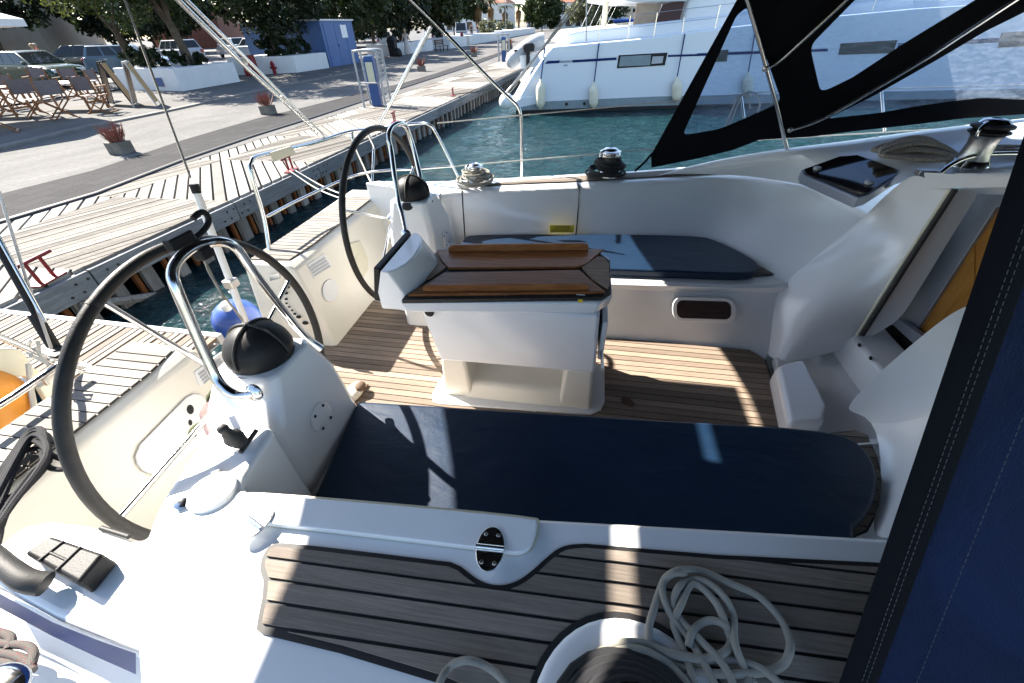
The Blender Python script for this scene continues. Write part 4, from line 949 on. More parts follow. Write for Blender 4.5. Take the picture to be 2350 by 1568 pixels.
# blue ball fender at the stern gap
fc = PX(545, 735, -2.38)
bf = ball('ball_fender', fc, .155, 'vinyl', None)
plain('blue_pvc', (.035, .085, .33), .35, var=.15, coat=.2); bf.data.materials.clear(); bf.data.materials.append(M('blue_pvc'))
lathe('fender_eye', [(.03, -.02), (.035, .03), (.015, .05)], fc + Vector((.03, -.05, .14)), 'white_plastic', bf)
tag(bf, 'blue ball fender hanging in the stern gap beside the white pole', 'fender')
# white pole with black cap, clamp and rope
a, b = PX(447, 430, -1.9), PX(566, 745, -1.9)
pl = tube('pole', [a, b], .018, 'white_plastic', None, res=14); tag(pl, 'white pole with black cap leaning between the near wheel and the quay', 'pole')
tube('pole_cap', [a + (b - a) * -.02, a + (b - a) * .035], .021, 'black_plastic', pl, res=14)
m_ = a.lerp(b, .66); obox('clamp', m_, (.06, .06, .05), 'steel_dull', pl, bevel=.008)
tube('lanyard', [PX(470, 600, -1.6), PX(500, 660, -1.75), PX(530, 700, -1.88), PX(560, 740, -1.9)], .006, 'rope_grey', pl, res=6, smooth_path=4)
tube('topping_line', [PX(285, -5, -2.2), PX(437, 408, -1.91)], .0055, 'rope_grey', pl, res=6)
# black phone holder clamped to the guard rail
ph = empty('phone_holder', (0, 0, 0)); tag(ph, 'black clip phone holder clamped on top of the near wheel guard rail', 'phone holder')
q = lambda x, y, u=-1.16: PX(x, y, u)
tube('arm', [q(470, 575), q(455, 560), q(440, 545)], .011, 'black_plastic', ph)
tube('hook', [q(445, 548), q(470, 525), q(479, 505), q(470, 488), q(455, 490), q(443, 502)], .009, 'black_plastic', ph, smooth_path=4)
obox('cradle', q(412, 552), (.03, .085, .035), 'black_plastic', ph, bevel=.006)
obox('clamp_jaw', q(465, 580, -1.15), (.04, .045, .04), 'black_plastic', ph, bevel=.008)
tube('cord', [q(470, 590), q(480, 625), q(505, 665), q(515, 690)], .004, 'rope_grey', ph, smooth_path=4)
# gangway over the stern
ga = empty('gangway', (0, 0, 0)); tag(ga, 'slatted teak gangway with white edges reaching from the stern to the quay', 'gangway')
GZ = 1.12
wood('slat_shaded', (.09, .065, .045), (.15, .112, .082), (.21, .165, .125), scale=(40, 1.5, 40))  # darker slat colour paints the bars of shade across the gangway
gp0, gp1 = PZ(505, 772, GZ), PZ(-60, 709, GZ)
gd = (gp1 - gp0).normalized(); gnm = Vector((gd.y, -gd.x, 0));
if gnm.y > 0: gnm = -gnm
gl_ = 2.75; gw = .47
for o in (0, gw): 
    pts = [gp0 + gnm * o, gp0 + gd * gl_ + gnm * o]
    bdir = gnm * .018
    new('side_rail', [pts[0] - bdir + Vector((0, 0, .01)), pts[0] + bdir + Vector((0, 0, .01)), pts[1] + bdir + Vector((0, 0, .01)), pts[1] - bdir + Vector((0, 0, .01)), pts[0] - bdir - Vector((0, 0, .05)), pts[0] + bdir - Vector((0, 0, .05)), pts[1] + bdir - Vector((0, 0, .05)), pts[1] - bdir - Vector((0, 0, .05))], [[0, 1, 2, 3], [7, 6, 5, 4], [0, 4, 5, 1], [1, 5, 6, 2], [2, 6, 7, 3], [3, 7, 4, 0]], 'white_paint', ga, bevel=.004)
k = 0; s_ = .02
while s_ < gl_ - .05:
    c = gp0 + gd * s_ + gnm * (gw / 2); wd_ = .030 if k % 3 else .042
    obox('slat', c, (wd_, gw - .05, .018), 'teak_y' if k % 3 else 'slat_shaded', ga, rz=math.atan2(gd.y, gd.x)); s_ += wd_ + .014; k += 1
obox('under_board', gp0 + gd * (gl_ / 2) + gnm * (gw / 2) - Vector((0, 0, .035)), (gl_, gw - .04, .008), 'grey_plastic', ga, rz=math.atan2(gd.y, gd.x))
# black twin pole and rope that hold the gangway
tw = empty('gangway_strut', (0, 0, 0)); tag(tw, 'black and steel telescopic strut rising from the gangway at the left edge', 'strut')
tube('strut_tube', [PX(-40, 500, -2.72), PX(95, 745, -2.6)], .016, 'black_plastic', tw)
tube('strut_tube', [PX(-28, 500, -2.68), PX(105, 740, -2.56)], .008, 'steel', tw)
tube('strut_socket', [PX(78, 722, -2.6), PX(125, 798, -2.55)], .026, 'black_plastic', tw)
obox('strut_foot', PX(118, 806, -2.52), (.16, .08, .015), 'black_plastic', tw)
tag(tube('rope', [PX(-2, 440, -2.9), PX(60, 640, -2.65), PX(118, 800, -2.5)], .007, 'rope_white', None, res=6), 'white rope running down to the gangway strut at the left edge', 'rope')
# cream outboard bracket, orange lifebuoy and dark mooring rope at the near stern corner
br_ = empty('outboard_bracket', (0, 0, 0)); tag(br_, 'cream plastic outboard bracket on the near stern rail', 'bracket')
def xq(name, px, X, th, mat, par, bevel=.006):
    P = [PX(x, y, X) for x, y in px]; Q = [p + Vector((-th, 0, 0)) for p in P]; n_ = len(P)
    return new(name, P + Q, [list(range(n_)), list(range(2 * n_ - 1, n_ - 1, -1))] + [[i, (i + 1) % n_, n_ + (i + 1) % n_, n_ + i] for i in range(n_)], mat, par, bevel=bevel)
xq('bracket_arm', [(-40, 800), (40, 800), (62, 815), (70, 840), (110, 862), (90, 880), (55, 865), (20, 868), (-40, 880)], -2.30, .03, 'cream_plastic', br_)
xq('bracket_plate', [(92, 890), (150, 855), (178, 880), (178, 905), (165, 945), (150, 945), (110, 920)], -2.22, .035, 'cream_plastic', br_)
xq('bracket_clamp', [(98, 868), (125, 850), (140, 868), (112, 888)], -2.12, .02, 'steel_dull', br_)
xq('bracket_foot', [(195, 830), (235, 850), (228, 868), (205, 872), (185, 850)], -2.22, .03, 'white_plastic', br_)
tag(tubes('rope', [([PX(60, 800, -2.12), PX(72, 780, -2.1), PX(88, 785, -2.1), PX(90, 815, -2.1), PX(120, 825, -2.1), PX(100, 830, -2.1), PX(62, 808, -2.1)], .007), ([PX(68, 820, -2.1), PX(80, 800, -2.09), PX(95, 820, -2.09), PX(112, 838, -2.1)], .007), ([PX(66, 835, -2.25), PX(72, 900, -2.25), PX(85, 965, -2.22)], .010), ([PX(130, 850, -2.2), PX(150, 895, -2.2)], .007)], 'rope_white'), 'white rope lashing and tail tied to the near stern rail', 'rope')
plain('orange_foam', (.62, .24, .02), .55, var=.12)
lb = empty('horseshoe_buoy', (0, 0, 0)); tag(lb, 'orange horseshoe lifebuoy hung outside the near stern rail', 'lifebuoy')
bo = tube('buoy_body', [PX(-60, 880, -2.32), PX(0, 900, -2.32), PX(28, 950, -2.32), PX(36, 1010, -2.32), PX(15, 1060, -2.32), PX(-40, 1085, -2.32)], .075, 'orange_foam', lb, res=12, smooth_path=5)
V2, F2 = [], []
rnd = random.Random(11)
for k in range(7):
    o = rnd.uniform(-14, 14)
    pts = [(-70, 1170 + 22 * k), (-20, 1110 + 16 * k + o * .3), (30, 1040 + 8 * k), (65, 992 + 5 * k + o * .3), (95, 985 + 6 * k), (108, 1020 + 5 * k), (112 - 8 * k, 1060 + 6 * k), (60 - 10 * k, 1120 + 12 * k), (-10, 1160 + 18 * k + o), (-80, 1220 + 20 * k)]
    vs, fs = tube_data(catmull([PZ(x, y, Z_TR + .028 + .011 * (k % 4)) for x, y in pts], 5), .0085, 7); kk = len(V2); V2 += vs; F2 += [[i + kk for i in f] for f in fs]
for pts in ([(95, 1040), (110, 1070), (135, 1078), (165, 1072)], [(40, 1045), (80, 1030), (130, 1050), (175, 1065)]):
    vs, fs = tube_data(catmull([PZ(x, y, Z_TR + .028) for x, y in pts], 5), .0085, 7); kk = len(V2); V2 += vs; F2 += [[i + kk for i in f] for f in fs]
tag(new('rope', V2, F2, 'rope_black', None, smooth=True), 'thick dark mooring rope draped over the near stern deck', 'rope')
# shoe on the sole, towel behind the helm
shoe = empty('shoe', (0, 0, 0)); tag(shoe, 'pale canvas shoe lying on the cockpit sole by the near pedestal', 'shoe')
sc_ = PZ(812, 900, Z_FL + .03)
plain('shoe_cloth', (.55, .52, .45), .85, var=.15, scale=30); plain('shoe_dark', (.10, .06, .035), .8)
o = ball('upper', sc_, .05, 'shoe_cloth', shoe, sx=1.0, sy=1.7, sz=.7); o2 = ball('opening', sc_ + Vector((.03, .03, .02)), .032, 'shoe_dark', shoe, sy=1.3, sz=.7)
slab('shoe_sole', [(sc_.x - .05, sc_.y - .09), (sc_.x + .05, sc_.y - .09), (sc_.x + .05, sc_.y + .09), (sc_.x - .05, sc_.y + .09)], Z_FL + .02, .015, 'shoe_dark', shoe, bevel=.006)
plain('towel_pink', (.55, .40, .38), .9, var=.2, scale=25, bump=.4); plain('towel_green', (.05, .06, .02), .9, var=.4, scale=40)
tw_ = []
for i in range(9):
    x0 = 462 + i * 7.5; y0 = 1000 - i * 11
    tw_.append([PX(x0 - 6 + 30 * t_ - 6 * math.sin(i * 1.7), y0 - 48 + 8 * math.sin(i * 2.1 + t_ * 5) + 75 * t_, -1.36 + .05 * t_ + .015 * math.sin(i * 2.3)) for t_ in (0, .25, .5, .75, 1)])
tag(loft('towel', tw_, 'towel_pink', None, closed=False, subsurf=1), 'pink towel stuffed behind the near helm console', 'towel')
tag(tube('strap', [PX(x, y, -1.40) for x, y in ((440, 1002), (446, 985), (470, 968), (488, 940), (482, 915), (490, 900))], .014, 'towel_green', None, res=8, smooth_path=4), 'dark green strap tucked beside the pink towel', 'strap')
# leaf on the sole
tag(new('dry_leaf', [PZ(x, y, Z_FL + .008) for x, y in ((1424, 916), (1432, 908), (1446, 914), (1458, 928), (1450, 934), (1436, 930), (1428, 926))], [[0, 1, 2, 3, 4, 5, 6]], 'shoe_dark', None), 'brown dry leaf on the shaded cockpit sole right of the table', 'leaf')
# sunken locker port
wood('port_dark', (.02, .009, .006), (.035, .016, .010), (.05, .025, .016), scale=(1.5, 30, 30), rough=.25, var=.1)
rim = fplate('locker_port', rrect(1543, 681, 1690, 738, 24, .03), 'white_plastic', .012, .02, None, .006)
fplate('port_recess', rrect(1553, 689, 1678, 730, 14, .03), 'port_dark', .0135, .004, rim)
M('door_wood')
# ================================================================== HARBOUR: WATER, QUAY, PROMENADE
GZQ = .6
V2, F2 = [(-400, -400, -.06), (1500, -400, -.06), (1500, 2200, -.06), (-400, 2200, -.06)], [[0, 1, 2, 3]]
NX, NY, X0, X1, Y0, Y1 = 250, 250, -6.2, 11.0, 2.0, 19.0
for j in range(NY + 1):
    for i in range(NX + 1):
        x = X0 + (X1 - X0) * i / NX; y = Y0 + (Y1 - Y0) * j / NY
        fade = min(1, min(i, NX - i, j, NY - j) / 6)
        h = .030 * mnoise.noise(Vector((x * .9, y * 1.3, 0))) + .024 * mnoise.noise(Vector((x * 2.6 + 7, y * 3.4, 3))) + .012 * mnoise.noise(Vector((x * 6.1, y * 7.3 + 3, 9)))
        V2.append((x, y, -.058 + fade * (.058 + h)))
for j in range(NY):
    for i in range(NX): k = 4 + j * (NX + 1) + i; F2.append([k, k + 1, k + NX + 2, k + NX + 1])
me = bpy.data.meshes.new('water'); me.from_pydata(V2, [], F2); wo = wrap('water', me, 'water', None, True); tag(wo, kind='structure')
def XE(y): return -5.15 + .056 * (y - 2.5)
ys = [-40, -10, 2.5, 7, 12, 20, 30, 45, 70, 110, 170]
prom = new('promenade', [(XE(y) - 2.45, y, GZQ) for y in ys] + [(-300, y, GZQ) for y in ys], [[i, i + 1, i + 12, i + 11] for i in range(10)], 'promenade')
tag(prom, kind='structure')
tag(new('far_quay', [(-300, 170, .6), (400, 170, .6), (400, 900, .6), (-300, 900, .6), (-300, 170, -.5), (400, 170, -.5)], [[0, 1, 2, 3], [0, 4, 5, 1]], 'promenade'), kind='structure')
bpx = [(-700, 720), (-300, 601), (0, 511), (218, 446), (420, 368), (581, 313), (714, 272), (851, 227), (916, 205), (1000, 178), (1082, 152), (1144, 128), (1180, 112)]
cpx = [(-700, 610), (-300, 520), (0, 446), (213, 392), (420, 322), (588, 273), (714, 243), (851, 208), (916, 193), (1000, 169), (1070, 145), (1134, 125), (1172, 110)]
bi, ci = [PZ(x, y, GZQ) for x, y in bpx], [PZ(x, y, GZQ) for x, y in cpx]
st_ = new('setts_band', [Vector((p.x, p.y, GZQ + .004)) for p in bi] + [Vector((p.x, p.y, GZQ + .004)) for p in ci], [[i, i + 1, i + 14, i + 13] for i in range(12)], 'setts'); tag(st_, kind='structure')
tag(tube('kerb_edge', [p + Vector((.03, 0, -.03)) for p in bi], .07, 'caulk', None, res=8), kind='structure')
kpx = [(-300, 420), (0, 345), (213, 293), (375, 260), (588, 213), (720, 186), (833, 163), (956, 140), (1060, 118)]
kp = [PZ(x, y, GZQ) for x, y in kpx]
kb = new('kerb', [p + Vector((0, 0, .05)) for p in kp] + [p + Vector((.0, 0, -.02)) for p in kp] + [p + Vector((-.30, 0, .05)) for p in kp], [[i, i + 1, i + 10, i + 9] for i in range(8)] + [[i, i + 1, i + 19, i + 18] for i in range(8)], 'kerb_stone'); tag(kb, kind='structure')
tag(new('upper_pavement', [p + Vector((-.29, 0, .052)) for p in kp] + [Vector((-19, p.y, GZQ + .052)) for p in kp], [[i, i + 1, i + 10, i + 9] for i in range(8)], 'promenade'), kind='structure')
tag(new('road', [(-20.5, -30, GZQ + .056), (-20.5, 165, GZQ + .056), (-60, 165, GZQ + .056), (-60, -30, GZQ + .056)], [[0, 1, 2, 3]], 'asphalt'), kind='structure')
# boardwalk boards in bays that change direction
bw = new('boardwalk', [(XE(y), y, GZQ - .06) for y in ys[1:]] + [(XE(y) - 2.5, y, GZQ - .06) for y in ys[1:]], [[i, i + 1, i + 11, i + 10] for i in range(9)], 'caulk'); tag(bw, kind='structure')
def sub(y0, y1, f0, f1):
    pts0 = [(XE(y) - f0, y) for y in (y0, (y0 + y1) / 2, y1)]; pts1 = [(XE(y) - f1, y) for y in (y1, (y0 + y1) / 2, y0)]
    return pts0 + pts1
dA, dB = (math.cos(math.radians(67)), math.sin(math.radians(67))), (math.cos(math.radians(131)), math.sin(math.radians(131)))
y0 = .87; k = 0
bay = 2.08
while y0 < 26:
    y1 = y0 + bay
    if k % 2 == 1:
        planks(bw, sub(y0, y1, .0, 1.92), GZQ, dA, .118, .015, 'board', t=.05, jitter=.003); planks(bw, sub(y0, y1, 1.93, 2.42), GZQ, dB, .165, .030, 'board_light', t=.05, jitter=.003)
    else:
        planks(bw, sub(y0, y1, .0, 1.92), GZQ, dB, .165, .030, 'board_light', t=.05, jitter=.003); planks(bw, sub(y0, y1, 1.93, 2.42), GZQ, dA, .118, .015, 'board', t=.05, jitter=.003)
    y0 = y1; k += 1
# beyond, the boards are too fine to tell apart
t = NT('boards_far'); t.set(Roughness=.85); wv = t.n('ShaderNodeTexWave'); wv.inputs['Scale'].default_value = 2.6; wv.inputs['Distortion'].default_value = .5
t.l(t.coord((1, 1, 1), rz=.4), wv.inputs[0]); t.color(t.mix(t.ramp(wv.outputs['Fac'], [(.05, (1,) * 3), (.2, (0,) * 3)]), (.25, .23, .20), (.10, .09, .08)))
tag(new('boardwalk_far', [(XE(y), y, GZQ) for y in (y0, 45, 70, 110, 170)] + [(XE(y) - 2.45, y, GZQ) for y in (y0, 45, 70, 110, 170)], [[i, i + 1, i + 6, i + 5] for i in range(4)], 'boards_far'), kind='structure')
# quay wall: fascia beams, upright planks, dark void behind
QW = empty('quay_wall', (-5.1, 3, 0)); QW.location = (0, 0, 0); tag(QW, 'weathered timber quay front with bolted beams and upright planks above the water', 'quay wall')
yy = -1.1
while yy < 34:
    L_ = 2.05; a, b = Vector((XE(yy) + .03, yy, GZQ - .15)), Vector((XE(yy + L_) + .03, yy + L_, GZQ - .15)); c = (a + b) / 2
    obox('fascia_beam', c, (.07, L_ - .012, .24), 'fascia', QW, rz=-math.atan(.056), bevel=.006)
    if yy < 16:
        for dy in (-.92, -.80, .80, .92):
            for dz in (-.05, .05):
                lathe('bolt', [(.014, 0), (.014, .010), (.006, .012)], c + Vector((.036 + dy * .056 * 1.0, dy + dz, dz)), 'black_rubber', QW, axis=(1, 0, 0), res=7)
    yy += L_
plain('rust', (.16, .055, .014), .9, var=.5, scale=10, bump=.5)
yy = .6; rnd = random.Random(3)
pile0 = None
while yy < 34:
    w_ = rnd.uniform(.13, .17); x0 = XE(yy) - .03
    o = obox('upright_plank', (x0, yy, .02), (.06, w_, .62), 'pile_wood', QW, rz=rnd.uniform(-.05, .05))
    if yy < 14: obox('rusty_strap', (x0 - .07, yy - w_ * .75, .0), (.05, .05, .62), 'rust', QW)
    yy += rnd.uniform(.33, .41)
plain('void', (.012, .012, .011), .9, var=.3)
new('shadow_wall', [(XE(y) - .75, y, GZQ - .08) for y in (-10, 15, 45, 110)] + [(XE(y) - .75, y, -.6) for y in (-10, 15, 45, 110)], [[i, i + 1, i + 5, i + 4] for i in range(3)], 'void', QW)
new('lower_wall', [(XE(y) - .02, y, GZQ - .03) for y in (34, 70, 110, 170)] + [(XE(y) - .02, y, -.6) for y in (34, 70, 110, 170)], [[i, i + 1, i + 5, i + 4] for i in range(3)], 'pile_wood', QW)
tube('diagonal_brace', [Vector((XE(2.6) + .02, 2.75, .28)), Vector((XE(4) + .02, 3.75, -.15))], .05, 'pile_wood', QW, res=6)
# red mooring cleats
plain('red_paint', (.20, .008, .009), .45, var=.3, scale=25)
where = ('nearest the camera beside the gangway strut', 'with two white mooring lines on it', 'in front of the near service pedestal', 'farthest along the quay edge')
for i, (x, y) in enumerate(((108, 640), (668, 390), (906, 279), (1040, 219))):
    p = PZ(x, y, GZQ + .02); e = empty('mooring_cleat', p); tag(e, 'red steel mooring cleat ' + where[i], 'mooring cleat', 'red cleats along the quay edge')
    rz = math.radians(100)
    R = Matrix.Rotation(rz, 3, 'Z')
    for s in (-.075, .075):
        tube('post', [R @ Vector((s, 0, -.02)), R @ Vector((s, 0, .20))], .017, 'red_paint', e)
    tube('crossbar', [R @ Vector((-.20, 0, .205)), R @ Vector((.20, 0, .205))], .018, 'red_paint', e)
    obox('foot_plate', (0, 0, -.008), (.30, .13, .014), 'red_paint', e, rz=rz)
# mooring lines
def line(px, r, label, mat='rope_white'):
    return tag(tube('mooring_line', px, r, mat, None, res=6, smooth_path=6), label, 'mooring line')
p1 = PZ(672, 388, .68)
line([p1, PX(735, 425, -4.2), PX(790, 447, -3.2), PX(845, 452, -2.35), PX(930, 452, -1.95)], .010, 'upper white mooring line from the red cleat to the far stern quarter')
line([p1 + Vector((0, -.1, 0)), PX(725, 432, -4.2), PX(790, 458, -3.2), PX(850, 466, -2.35), PX(930, 458, -1.95)], .010, 'lower white mooring line from the red cleat to the far stern quarter')
line([PX(560, 742, -2.05), PX(590, 745, -2.15)], .012, 'short white line on the blue ball fender')
# service pedestals
plain('post_blue', (.008, .055, .20), .45, var=.1); plain('cream_panel', (.48, .48, .36), .4, var=.08)
def pedestal_post(p, label):
    e = empty('service_pedestal', p); tag(e, label, 'service pedestal', 'blue service pedestals on the boardwalk')
    box('post_body', (-.14, -.13, 0), (.14, .13, 1.18), 'post_blue', e, bevel=.015)
    loft('post_head', [[(-.14, -.14, 1.17), (.14, -.14, 1.17), (.14, .14, 1.17), (-.14, .14, 1.17)], [(-.12, -.12, 1.27), (.12, -.12, 1.27), (.12, .12, 1.27), (-.12, .12, 1.27)]], 'post_blue', e, bevel=.02)
    box('panel', (-.10, -.137, .60), (.11, -.118, 1.12), 'cream_panel', e, bevel=.008)
    obox('panel', (.128, 0, .86), (.02, .2, .5), 'cream_panel', e, bevel=.006)
    for yv in (-.30, .30):
        tube('guard_hoop', [(-.33, yv, -.0), (-.33, yv, 1.30), (-.30, yv, 1.37), (-.2, yv, 1.40), (.2, yv, 1.40), (.30, yv, 1.37), (.33, yv, 1.30), (.33, yv, 0)], .031, 'galvanised', e, smooth_path=3)
    tube('guard_bar', [(-.33, -.30, .62), (.33, -.30, .62)], .02, 'galvanised', e)
    tube('guard_bar', [(.33, -.30, .72), (.33, .30, .72)], .018, 'galvanised', e)
    lst = []
    for i in range(14): lst.append(([(.33, -.28, .10 + i * .092), (.33, .28, .13 + i * .092)], .008))
    for i in range(6): lst.append(([(.33, -.25 + i * .10, .06), (.33, -.25 + i * .10, 1.34)], .006))
    tubes('mesh_panel', lst, 'galvanised', e, 5)
    return e
pp = pedestal_post(PZ(868, 243, GZQ), 'blue service pedestal with cream panel in a galvanised guard, nearer of the two'); pp.rotation_euler.z = .12
c_ = copy_tree(pp); c_.location = PZ(1157, 142, GZQ); c_['label'] = 'blue service pedestal in its guard farther along the quay, beside the dinghy'
# planter boxes with reddish aloe
plain('planter_wood', (.14, .13, .11), .85, var=.3, scale=8, bump=.3); plain('aloe', (.17, .06, .042), .7, var=.4, scale=9); plain('aloe_dry', (.18, .075, .05), .8, var=.4, scale=9)
def aloe(p, s, label, seed):
    e = empty('aloe_planter', p); tag(e, label, 'planter', 'wooden planters with red aloe')
    box('box', (-.27 * s, -.24 * s, 0), (.27 * s, .24 * s, .36 * s), 'planter_wood', e, bevel=.01)
    rnd = random.Random(seed); V2, F2 = [], []
    for i in range(90):
        a = rnd.uniform(0, 6.283); r0 = rnd.uniform(0, .22) * s; b = Vector((r0 * math.cos(a), r0 * math.sin(a), .33 * s)); ln = rnd.uniform(.40, .72) * s; out = rnd.uniform(.15, .75)
        tip = b + Vector((math.cos(a) * out, math.sin(a) * out, 1)).normalized() * ln; sd = Vector((-math.sin(a), math.cos(a), 0)) * .018 * s; nrm = Vector((math.cos(a), math.sin(a), 0)) * .012 * s
        k = len(V2); m_ = b.lerp(tip, .5) + Vector((math.cos(a), math.sin(a), 0)) * .02
        V2 += [b - sd, b + sd, b + nrm, m_ - sd, m_ + sd, m_ + nrm, tip]; F2 += [[k, k + 1, k + 4, k + 3], [k + 1, k + 2, k + 5, k + 4], [k + 2, k, k + 3, k + 5], [k + 3, k + 4, k + 6], [k + 4, k + 5, k + 6], [k + 5, k + 3, k + 6]]
    new('leaves', V2, F2, 'aloe' if seed % 2 else 'aloe_dry', e)
aloe(PZ(283, 352, GZQ), .62, 'wooden planter of red aloe nearest the camera, left of the white pole', 1); aloe(PZ(618, 262, GZQ), .62, 'wooden planter of red aloe beside the dark paving, left of the near service pedestal', 3)
aloe(PZ(968, 164, GZQ), .68, 'wooden planter of red aloe right of the near service pedestal', 5); aloe(PZ(1088, 131, GZQ), .75, 'small wooden planter of red aloe before the far service pedestal', 7); aloe(PZ(1170, 112, GZQ), .9, 'small wooden planter of red aloe behind the far service pedestal', 9)
# low white planter walls
def lowwall(poly, h, label):
    e = slab('planter_wall', poly, GZQ + h, h + .02, 'white_paint', None, bevel=.02); return tag(e, label, 'low wall', 'low white walls behind the promenade')
lowwall([(-20.1, 17.5), (-16.45, 16.75), (-16.45, 20.2), (-20.4, 20.6)], .82, 'low white planter wall with a blue sign, behind the menu boards')
lowwall([(-19.4, 23.4), (-17.6, 23.7), (-16.2, 24.5), (-15.85, 27.35), (-19.4, 27.3)], .82, 'low white planter wall between the red box and the blue kiosk')
lowwall([(-15.95, 38.3), (-15.9, 47.6), (-18.5, 47.6), (-18.5, 38.3)], .85, 'low white wall behind the woman in the pale dress')
lowwall([(-15.0, 50.5), (-14.6, 56), (-17.5, 56), (-17.5, 50.5)], .9, 'low white wall right of the bench')
lowwall([(-15.0, 59), (-14.3, 76), (-17.5, 76), (-17.5, 59)], .9, 'long low white wall in front of the white van')
lowwall([(-15.0, 82), (-15.0, 125), (-19, 125), (-19, 82)], 1.0, 'farthest low white wall below the round shrubs')
sg = new('wall_sign', [PP(x, y, (-18, 17.03, 1), (.2, 1, 0)) for x, y in ((356, 179), (369, 179), (377, 199), (363, 199))], [[0, 1, 2, 3]], 'post_blue', bpy.data.objects['planter_wall'])
# kiosk
plain('kiosk_blue', (.062, .125, .29), .55, var=.08, scale=1.5); plain('kiosk_dark', (.065, .135, .32), .6, var=.1, scale=1.5); plain('paper', (.75, .75, .74), .8, var=.03)
KI = empty('blue_kiosk', (-16, 28, GZQ)); tag(KI, 'blue painted kiosk with double doors and a white notice, beside the white planter wall', 'kiosk')
def kbx(n_, lo, hi, m_, **k): return box(n_, lo, hi, m_, KI, **k)
kbx('wall', (-5.2, -.25, 0), (0, 3.75, 2.30), 'kiosk_blue', bevel=.01); kbx('roof', (-5.3, -.32, 2.30), (.08, 3.85, 2.38), 'white_paint', bevel=.01)
for i, (a, b) in enumerate(((.02, 1.2), (1.24, 2.44), (2.48, 3.6))): kbx('door_leaf', (.0, a, .05), (.035, b, 2.18), 'kiosk_blue', bevel=.008)
kbx('notice', (.036, 2.0, 1.45), (.042, 2.75, 2.1), 'paper'); kbx('handle', (.036, 1.30, 1.0), (.06, 1.34, 1.15), 'black_plastic')
# red hose box, hydrant, bench, bin
def thing(name, label, cat, p, rz=0, group=None):
    e = empty(name, p); e.rotation_euler.z = rz; return tag(e, label, cat, group)
fb = thing('fire_box', 'red fire hose box at the end of the white planter wall', 'fire box', (-17.75, 22.9, GZQ), .2)
box('cabinet', (-.3, -.2, 0), (.3, .2, .95), 'red_paint', fb, bevel=.02); box('cabinet_door', (-.26, -.215, .08), (.26, -.2, .88), 'red_paint', fb, bevel=.01); obox('flame_sign', (.05, -.22, .35), (.16, .006, .16), 'paper', fb)
hy = thing('hydrant', 'small red hydrant just right of the red fire box', 'hydrant', (-16.9, 23.55, GZQ))
lathe('barrel', [(.09, 0), (.09, .45), (.12, .5), (.08, .6), (.03, .66)], (0, 0, 0), 'red_paint', hy); tube('outlet', [(-.18, 0, .35), (.18, 0, .35)], .05, 'red_paint', hy)
h2 = thing('hydrant', 'distant red hydrant at the wall end right of the bench', 'hydrant', PZ(1062, 106, GZQ)); lathe('barrel', [(.16, 0), (.16, .9), (.2, 1.0), (.13, 1.2), (.05, 1.3)], (0, 0, 0), 'red_paint', h2); tube('outlet', [(-.3, 0, .7), (.3, 0, .7)], .08, 'red_paint', h2)
be = thing('bench', 'dark slatted bench standing on the promenade before the white wall', 'bench', PZ(1016, 119, GZQ), math.radians(80))
for i in range(4): box('seat_slat', (-.9, -.22 + i * .12, .42), (.9, -.13 + i * .12, .45), 'shoe_dark', be)
for i in range(3): box('back_slat', (-.9, .30, .55 + i * .13), (.9, .33, .64 + i * .13), 'shoe_dark', be)
for x in (-.75, .75):
    box('leg', (x - .03, -.2, 0), (x + .03, -.14, .42), 'black_plastic', be); box('leg', (x - .03, .25, 0), (x + .03, .31, .92), 'black_plastic', be)
bn = thing('rubbish_bin', 'black rubbish bin with a bag piled beside it, right of the blue kiosk', 'bin', PZ(905, 132, GZQ))
loft('bin_body', [[(-.25, -.25, 0), (.25, -.25, 0), (.25, .25, 0), (-.25, .25, 0)], [(-.32, -.32, 1.15), (.32, -.32, 1.15), (.32, .32, 1.15), (-.32, .32, 1.15)]], 'black_plastic', bn, bevel=.03); ball('bin_lid', (0, 0, 1.15), .36, 'black_plastic', bn, sz=.7, bottom=0); ball('bag', (.45, -.2, .28), .32, 'black_plastic', bn, sz=1.1)
# ================================================================== FURNITURE, PEOPLE, CARS, TREES
plain('fabric_taupe', (.14, .12, .13), .85, var=.12, scale=14, bump=.2); plain('table_white', (.45, .44, .41), .5, var=.06)
def director_chair():
    e = empty('director_chair', (0, 0, 0))
    for sx in (-1, 1):
        tube('leg', [(sx * .27, -.22, 0), (-sx * .27, -.22, .46)], .018, 'chair_wood', e, res=6); tube('leg', [(sx * .27, .22, 0), (-sx * .27, .22, .46)], .018, 'chair_wood', e, res=6)
        box('foot_rail', (sx * .27 - .02, -.26, 0), (sx * .27 + .02, .26, .03), 'chair_wood', e)
        box('side_rail', (sx * .27 - .02, -.26, .44), (sx * .27 + .02, .26, .47), 'chair_wood', e)
        box('arm_rest', (sx * .28 - .03, -.28, .66), (sx * .28 + .03, .28, .69), 'chair_wood', e)
        box('arm_post', (sx * .27 - .018, -.22, .47), (sx * .27 + .018, -.18, .66), 'chair_wood', e); box('back_post', (sx * .27 - .018, .20, .47), (sx * .27 + .018, .24, .95), 'chair_wood', e)
    loft('seat', [[(-.27, -.22, .47), (0, -.22, .445), (.27, -.22, .47)], [(-.27, .22, .47), (0, .22, .445), (.27, .22, .47)]], 'fabric_taupe', e, closed=False, smooth=True)
    loft('backrest', [[(-.28, .215, .60), (0, .25, .60), (.28, .215, .60)], [(-.28, .235, .94), (0, .265, .94), (.28, .235, .94)]], 'fabric_taupe', e, closed=False, smooth=True)
    return e
GP = GZQ + .055
ch0 = director_chair(); first = True
